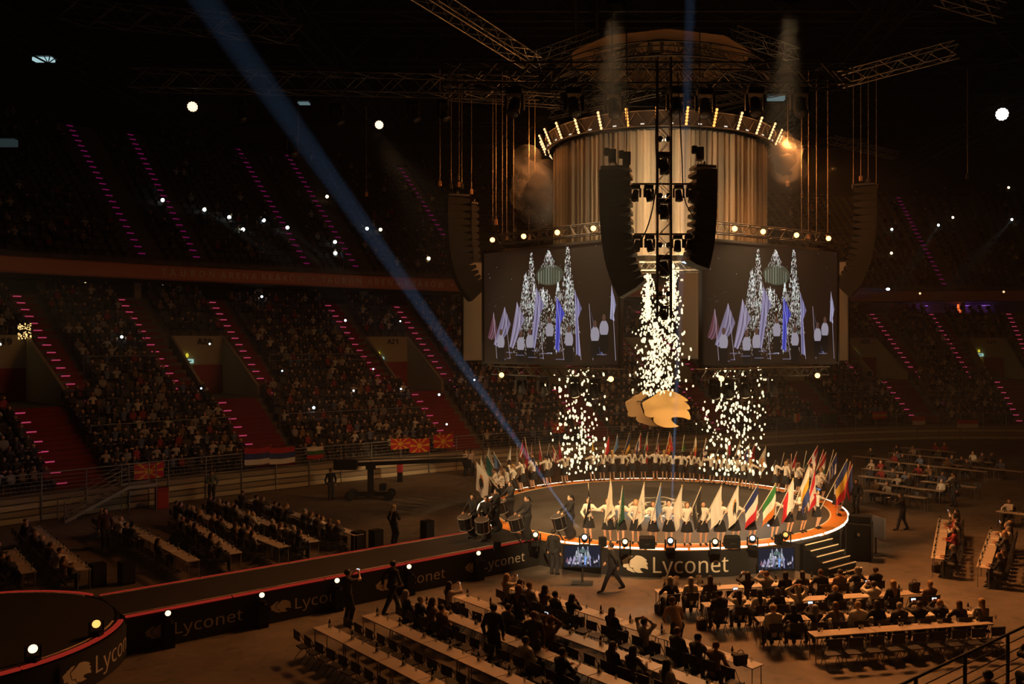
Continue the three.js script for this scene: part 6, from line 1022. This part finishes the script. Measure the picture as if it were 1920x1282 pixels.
// ---------------------------------------------------------------- camera crane, access stair, hung flags, bin
{
  const p = onLevel(695, 936, 0), o = thing('camera_crane', 'black camera crane on a wheeled base before the left stand', 'crane', p, 0.1);
  part('base_frame', [box(2.2, 0.16, 0.5, 0, 0.32, 0), box(0.4, 0.16, 1.3, 0, 0.32, 0)], MAT.black, o);
  for (const [x, z] of [[-1.1, -0.45], [1.1, -0.45], [-1.1, 0.45], [1.1, 0.45]]) part('wheel', new THREE.CylinderGeometry(0.27, 0.27, 0.16, 16).rotateX(Math.PI / 2).translate(x, 0.27, z), MAT.blackCloth, o);
  part('column', [box(0.32, 1.5, 0.32, 0, 1.1, 0), box(0.5, 0.2, 0.5, 0, 1.85, 0)], MAT.black, o); part('counterweight', rbox(1.3, 0.55, 0.5, 0.05, -1.4, 2.0, 0), MAT.black, o);
  part('boom', [box(6.6, 0.2, 0.22, 2.2, 2.1, 0, 0, 0, 0.03)], MAT.black, o); part('boom_rail', [box(6.4, 0.05, 0.1, 2.2, 2.34, 0, 0, 0, 0.03)], MAT.darkSteel, o); part('camera_head', [rbox(0.4, 0.5, 0.4, 0.04, 5.5, 1.95, 0)], MAT.black, o); part('operator_seat', rbox(0.4, 0.4, 0.4, 0.08, 0.7, 0.7, 0), MAT.black, o);
  const r = thing('red_crate', 'red crate hanging under the crane boom', 'crate', onLevel(750, 903, 0), 0); part('body', rbox(0.34, 0.6, 0.34, 0.05, 0, 0.9, 0), M([0.4, 0.03, 0.05], 0.6), r); part('foot', rbox(0.3, 0.6, 0.3, 0.02, 0, 0.3, 0), MAT.black, r);
  const bn = onLevel(303, 953, 0), b = thing('red_bin', 'red bin against the planked wall', 'bin', bn, 0.7); part('body', rbox(0.6, 1.0, 0.5, 0.04, 0, 0.5, 0), M([0.35, 0.02, 0.025], 0.6), b); part('lid', rbox(0.64, 0.12, 0.54, 0.04, 0, 1.06, 0), M([0.28, 0.018, 0.02], 0.6), b);
  // metal stair up to the stand
  const s0 = bowlAtPx(150, 0), s1 = bowlAtPx(212, 0), a = onBowl(s0 - 1.2, -0.9), c = onBowl(s0 + 1.9, -0.9), st = thing('access_stair', 'grey metal stair with handrails climbing to the left stand', 'stairs');
  for (const off of [-0.45, 0.45]) { const q = onBowl(s0, -0.9 + off).sub(onBowl(s0, -0.9)); const A = a.clone().add(q), C = c.clone().add(q).setY(1.4), E = onBowl(s0 + 3.3, -0.9).add(q).setY(1.4); part('stringer', beamBox(A.clone().setY(0.08), C, 0.05, 0.16), MAT.steel, st); part('landing_beam', beamBox(C, E, 0.05, 0.14), MAT.steel, st); for (const [P0, h] of [[A, 0], [C, 1.4], [E, 1.4]]) part('post', bar(P0.clone().setY(0), P0.clone().setY(h + 1.1), 0.03, 5), MAT.steel, st); for (let k = 1; k <= 4; k++) { part('rail', bar(A.clone().setY(k * 0.27), C.clone().setY(1.4 + k * 0.27), 0.015, 4), MAT.steel, st); part('rail', bar(C.clone().setY(1.4 + k * 0.27), E.clone().setY(1.4 + k * 0.27), 0.015, 4), MAT.steel, st); } }
  for (let k = 1; k <= 7; k++) { const q = a.clone().lerp(c, k / 8); const m = part('tread', box(0.32, 0.04, 0.86, 0, k * 0.175, 0), MAT.steel, st); m.position.copy(q.setY(0)); m.rotation.y = bowlTurn(s0); }
  part('landing', box(1.6, 0.05, 0.9, 0, 1.42, 0), MAT.steel, st).position.copy(onBowl(s0 + 2.6, -0.9)); st.children[st.children.length - 1].rotation.y = bowlTurn(s0 + 2.6);
  // flags tied to the railing
  [[280, 882, 'sunburst', 46, 29], [485, 854, 'tricolour', 44, 31], [530, 853, 'tricolour', 42, 30], [592, 848, 'whiteGreenRed', 27, 22], [787, 834, 'sunburst', 35, 26], [831, 826, 'sunburst', 34, 25], [752, 831, 'sunburst', 34, 20], [1048, 802, 'sunburst', 22, 18], [1492, 783, 'whiteYellowRed', 12, 16], [1555, 784, 'darkGreen', 32, 22], [1650, 778, 'redYellow', 26, 14], [1723, 788, 'redTop', 22, 16], [1815, 794, 'redTop', 34, 16]].forEach(([px, py, key, w, h], k) => {
    const s = bowlAtPx(px, 0.05), p = onBowl(s, 0.05), D = -p.z, W = w / FOCAL * D * 1.18, H = h / FOCAL * D, y = EYE - (py - MIDY) / FOCAL * D, say = { 280: 'at the access stair', 485: 'left of the striped pair', 530: 'right of the striped pair', 592: 'knotted at its corners', 787: 'middle one near the crane', 831: 'right one near the crane', 752: 'faded left one near the crane', 1048: 'behind the left sparks' }[px] ?? `behind the stage, ${ord(k - 8)} from the sparks`;
    const o = thing('railing_flag', `${{ sunburst: 'red and yellow sunburst', tricolour: 'red, blue and white', whiteGreenRed: 'white, green and red', whiteYellowRed: 'yellowish', darkGreen: 'dark green', redYellow: 'red and yellow', redTop: 'red and white' }[key]} flag tied to the railing ${say}`, 'flag', [p.x, y, p.z], bowlTurn(s), 'flags tied to the railing');
    part('cloth', clothGeo(key, (u, v) => V((v - 0.5) * W, (0.5 - u) * H - 0.05 * H * Math.sin(v * 3.14), 0.03 * Math.sin(v * 11 + k) + 0.03 * u * Math.cos(v * 7))), FLAGMAT, o); for (const sx of [-1, 1]) part('tie', bar(V(sx * W / 2, H / 2, 0), V(sx * (W / 2 + 0.05), H / 2 + 0.12, -0.1), 0.008, 4), POLE, o);
  });
  // glittering gold sign far left, purple lit suites at the right
  const gp = at(46, 621, 57), gs = thing('glitter_sign', 'small glittering gold light panel in the far left stand', 'sign', gp, 0.5); part('panel', box(0.8, 1.1, 0.04, 0, 0, -0.05), MAT.black, gs); { const l = []; for (let k = 0; k < 90; k++) l.push(new THREE.OctahedronGeometry(rr(0.02, 0.05)).translate(rr(-0.36, 0.36), rr(-0.5, 0.5), 0)); const m = part('light_field', l, GLOW([1, 0.62, 0.22], 1.6), gs); m.userData.kind = 'stuff'; }
  for (const [px, rgb, k, i] of [[1735, [0.35, 0.08, 0.6], 0.5, 0], [1815, [0.3, 0.08, 0.65], 0.6, 1], [1850, [0.3, 0.1, 0.6], 0.4, 2]]) { const s = bowlAtPx(px, 23), q = onBowl(s, 23.6, 13.3), o2 = thing('suite_lamp', `purple lamp in the concourse suites, ${ORD[i]} from the left`, 'lamp', q, bowlTurn(s), 'purple suite lamps'); part('diffuser', rbox(0.9, 0.06, 0.1, 0.02), GLOW(rgb, 1.6), o2); part('housing', box(1.0, 0.08, 0.14, 0, 0.08, 0), MAT.darkSteel, o2); lamp(q.x, q.y - 0.15, q.z, rgb, 4 * k, 6); }
  { const s = bowlAtPx(1795, 22), q = onBowl(s, 22, 12.65), o2 = thing('neon_tube', 'upright red-orange light tube in the concourse', 'light', q); part('tube', bar(V(0, -0.75, 0), V(0, 0.75, 0), 0.1, 8), GLOW([1, 0.12, 0.02], 2.2), o2); part('cap', bar(V(0, 0.75, 0), V(0, 0.85, 0), 0.12, 8), MAT.darkSteel, o2); lamp(q.x, q.y, q.z + 0.3, [1, 0.12, 0.03], 2, 10); }
  // small lamps along the concourse
  [[160, 531], [273, 530], [305, 532], [458, 533], [478, 533], [497, 529], [505, 532], [530, 529], [1725, 550], [1882, 547]].forEach(([px, py], k) => { const q = at(px, py, 77), o2 = thing('concourse_lamp', `tiny lamp along the dark concourse, ${ord(k)} from the left`, 'lamp', q, 0, 'concourse lamps'); part('bulb', new THREE.SphereGeometry(0.1, 8, 6), GLOW([1, 0.7, 0.35], 1.2), o2); part('cord', bar(V(0, 0.08, 0), V(0, 0.6, 0), 0.01, 4), MAT.black, o2); });
}

// ---------------------------------------------------------------- foot of the near stand at the lower right: planked wall, railing and a few spectators
{
  const A = at(1610, 1302, 15.6), B = at(1960, 1156, 20.6); A.y = B.y = 2.6;
  const d = B.clone().sub(A), L = d.length(), u = d.clone().normalize(), n = V(-u.z, 0, u.x), P = (t, y, off = 0) => A.clone().addScaledVector(u, t).addScaledVector(n, off).setY(y), ang = Math.atan2(-u.z, u.x);
  const side = n.dot(V(0, 0, 0).sub(A)) > 0 ? 1 : -1;
  structure('wall_near_stand', [beamBox(P(0, 0.65), P(L, 0.65), 0.12, 1.3)], MAT.plank);
  structure('floor_near_stand', [box(L, 0.1, 1.2, 0, 1.3, 0).rotateY(ang).translate(...P(L / 2, 0, side * 0.7).toArray())], MAT.concrete);
  const o = thing('guard_railing', 'dark pipe railing cutting across the lower right corner', 'railing');
  for (let k = 0; k <= 4; k++) part('post', bar(P(L * k / 4, 1.3), P(L * k / 4, 2.6), 0.04, 6), MAT.darkSteel, o);
  for (let k = 0; k < 6; k++) part('rail', bar(P(0, 1.55 + k * 0.21), P(L, 1.55 + k * 0.21), k === 5 ? 0.032 : 0.014, 5), MAT.darkSteel, o);
  [[0.42, 'lap', 0, 'middle'], [0.72, 'phone', 3, 'second'], [0.86, 'table', 0, 'last']].forEach(([t, k, h, w]) => { const p = P(L * t, 1.35, side * 0.75), turn = Math.atan2(CX - p.x, CZ - p.z); const st = thing('stadium_seat', `dark seat behind the corner railing, ${w} one`, 'seat', p, turn, 'seats behind the corner railing'); part('seat', rbox(0.44, 0.06, 0.4, 0.02, 0, 0.41, 0.02), MAT.seat, st); part('backrest', rbox(0.44, 0.42, 0.05, 0.02, 0, 0.65, -0.2), MAT.seat, st); part('bracket', box(0.1, 0.4, 0.1, 0, 0.2, -0.1), MAT.darkSteel, st);
    person(seated(k, h === 3, 1.5), { skin: SKINS[0], top: TOPS[h === 3 ? 2 : 0][0], topName: 'jacket', bottom: [0.02, 0.02, 0.024], hair: HAIRS[h] }, `spectator behind the corner railing, ${w} one, ${HAIRWORD[h]} hair`, p, turn, 'spectators behind the corner railing'); });
}
// ---------------------------------------------------------------- spectators: the nearest three hundred one by one, the rest as a mass; seats under all
function tinted(F, c) {   // one mesh with the colours of skin, clothes and hair
  const out = [];
  for (const [g, rgb] of [[F.body, c.skin], [F.top, c.top], [F.bottom, c.bottom], [F.hair, c.hair], [F.shoes[0], [0.02, 0.02, 0.02]], [F.shoes[1], [0.02, 0.02, 0.02]]]) { const q = g.clone(), n = q.attributes.position.count, a = new Float32Array(n * 3); for (let i = 0; i < n; i++) a.set(rgb, i * 3); q.setAttribute('color', new THREE.BufferAttribute(a, 3)); out.push(q); }
  return mergeGeometries(out, false);
}
const CROWDMAT = new THREE.MeshStandardMaterial({ vertexColors: true, roughness: 0.85 });
const crowdKinds = [];
{
  const poses = ['lap', 'clap', 'phone', 'turned', 'table', 'lap', 'clap', 'chin'];
  for (let k = 0; k < 16; k++) { const woman = k % 2 === 1, ti = [0, 3, 2, 0, 0, 5, 1, 2, 9, 0, 7, 4, 2, 8, 0, 1][k], hi = [0, 3, 1, 2, 5, 0, 1, 4, 2, 0, 1, 3, 0, 2, 1, 0][k]; crowdKinds.push({ geo: tinted(seated(poses[k % 8], woman, 3.6), { skin: SKINS[k % 4], top: TOPS[ti][0], bottom: [0.03, 0.03, 0.04], hair: HAIRS[hi] }), say: `${TOPS[ti][1]} ${woman ? 'top' : 'jacket'}`, hair: HAIRWORD[hi] }); }
}
const places = [], seats = [];
for (const tier of [LOW, HIGH]) for (let r = 0; r < tier.rows; r++) {
  const d = rowD(tier, r) + 0.46, y = rowY(tier, r); let n = 0;
  for (let s = S_A + 0.4; s < S_B - 0.4; s += 0.53) {
    if (inAisle(s, r, tier) || (tier === LOW && inVom(s, r, 0.3))) continue;
    const p = onBowl(s, d, y), px = pxOf(p); if (p.z > -24 || px < -60 || px > 1980) continue;
    const py = MIDY - FOCAL * (p.y - EYE) / -p.z; if (py < 150) continue;
    seats.push([p, s]); n++;
    const share = tier === LOW ? (r < 17 ? 0.88 : 0.6) * (px > 1500 ? 0.75 : 1) : r < 8 ? 0.3 : 0.12;
    if (rnd() < share) places.push({ p, s, r, n, tier, k: Math.floor(rnd() * crowdKinds.length), turn: rr(-0.35, 0.35), z: rr(0.9, 1.07) });
  }
}
places.sort((a, b) => b.p.z - a.p.z);
const inView = (q) => { const x = pxOf(q.p); return q.tier === LOW && x > 4 && x < 1916; };
const nearest = places.filter(inView).slice(0, 300), chosen = new Set(nearest);
for (const q of nearest) {
  const K = crowdKinds[q.k], m = new THREE.Mesh(K.geo, CROWDMAT); m.name = numbered('spectator');
  tag(m, `spectator, ${K.hair} hair, ${K.say}, ${ord(q.r)} row of the left stand, ${ord(q.n)} seat along`, 'person', 'spectators in the left stand');
  m.position.copy(q.p); m.scale.setScalar(q.z); m.rotation.y = bowlTurn(q.s) + q.turn; scene.add(m);
}
const mat4 = new THREE.Matrix4();
const mass = new THREE.Group(); mass.name = 'crowd'; mass.userData = { kind: 'stuff', label: 'dense seated crowd filling the stands' }; scene.add(mass);
crowdKinds.forEach((K, k) => {
  const list = places.filter((q) => !chosen.has(q) && q.k === k), im = new THREE.InstancedMesh(K.geo, CROWDMAT, list.length); im.name = 'crowd_people'; im.userData = { kind: 'stuff' };
  list.forEach((q, i) => { mat4.makeRotationY(bowlTurn(q.s) + q.turn).scale(V(q.z, q.z, q.z)).setPosition(q.p); im.setMatrixAt(i, mat4); }); mass.add(im);
});
const seatGeo = merge([rbox(0.44, 0.06, 0.4, 0.02, 0, 0.41, 0.02), rbox(0.44, 0.42, 0.05, 0.02, 0, 0.65, -0.2), box(0.1, 0.4, 0.1, 0, 0.2, -0.1)]);
const sm = new THREE.InstancedMesh(seatGeo, MAT.seat, seats.length); sm.name = 'stadium_seating'; sm.userData = { kind: 'stuff', label: 'rows of dark folding stadium seats in the stands' };
seats.forEach(([p, s], i) => { mat4.makeRotationY(bowlTurn(s)).setPosition(p.x, p.y, p.z); sm.setMatrixAt(i, mat4); }); scene.add(sm);
// phone lights held up in the crowd
[[230, 650], [391, 658], [525, 711], [592, 774], [661, 747], [750, 740], [826, 746], [833, 809], [891, 719], [490, 571], [381, 755], [5, 668], [655, 612], [753, 611], [706, 703]].forEach(([px, py], k) => {
  const p = lowPoint(px, py + 20, LOW).add(V(0, 1.3, 0.2)), o = thing('phone_light', `bright phone light held up in the crowd, ${ord(k)} listed by height`, 'phone', p, 0, 'phone lights in the crowd'); o.userData.label = `bright phone light held up in the ${px < 500 ? 'left' : px < 720 ? 'middle' : 'right'} crowd, ${ord(k)} one`;
  part('case', rbox(0.08, 0.15, 0.015, 0.005, 0, 0, -0.03), MAT.black, o); part('flash_lamp', new THREE.SphereGeometry(k % 3 ? 0.07 : 0.1, 8, 6), GLOW([0.8, 0.95, 1], k % 4 === 2 ? 1.5 : 4), o);
});
console.log('seats', seats.length, 'people', places.length, 'chairs', nChair);
// ---------------------------------------------------------------- shadows for every mesh, then hand over
scene.traverse((o) => { if (o.isMesh) { o.castShadow = true; o.receiveShadow = true; } });
renderer.render(scene, camera);
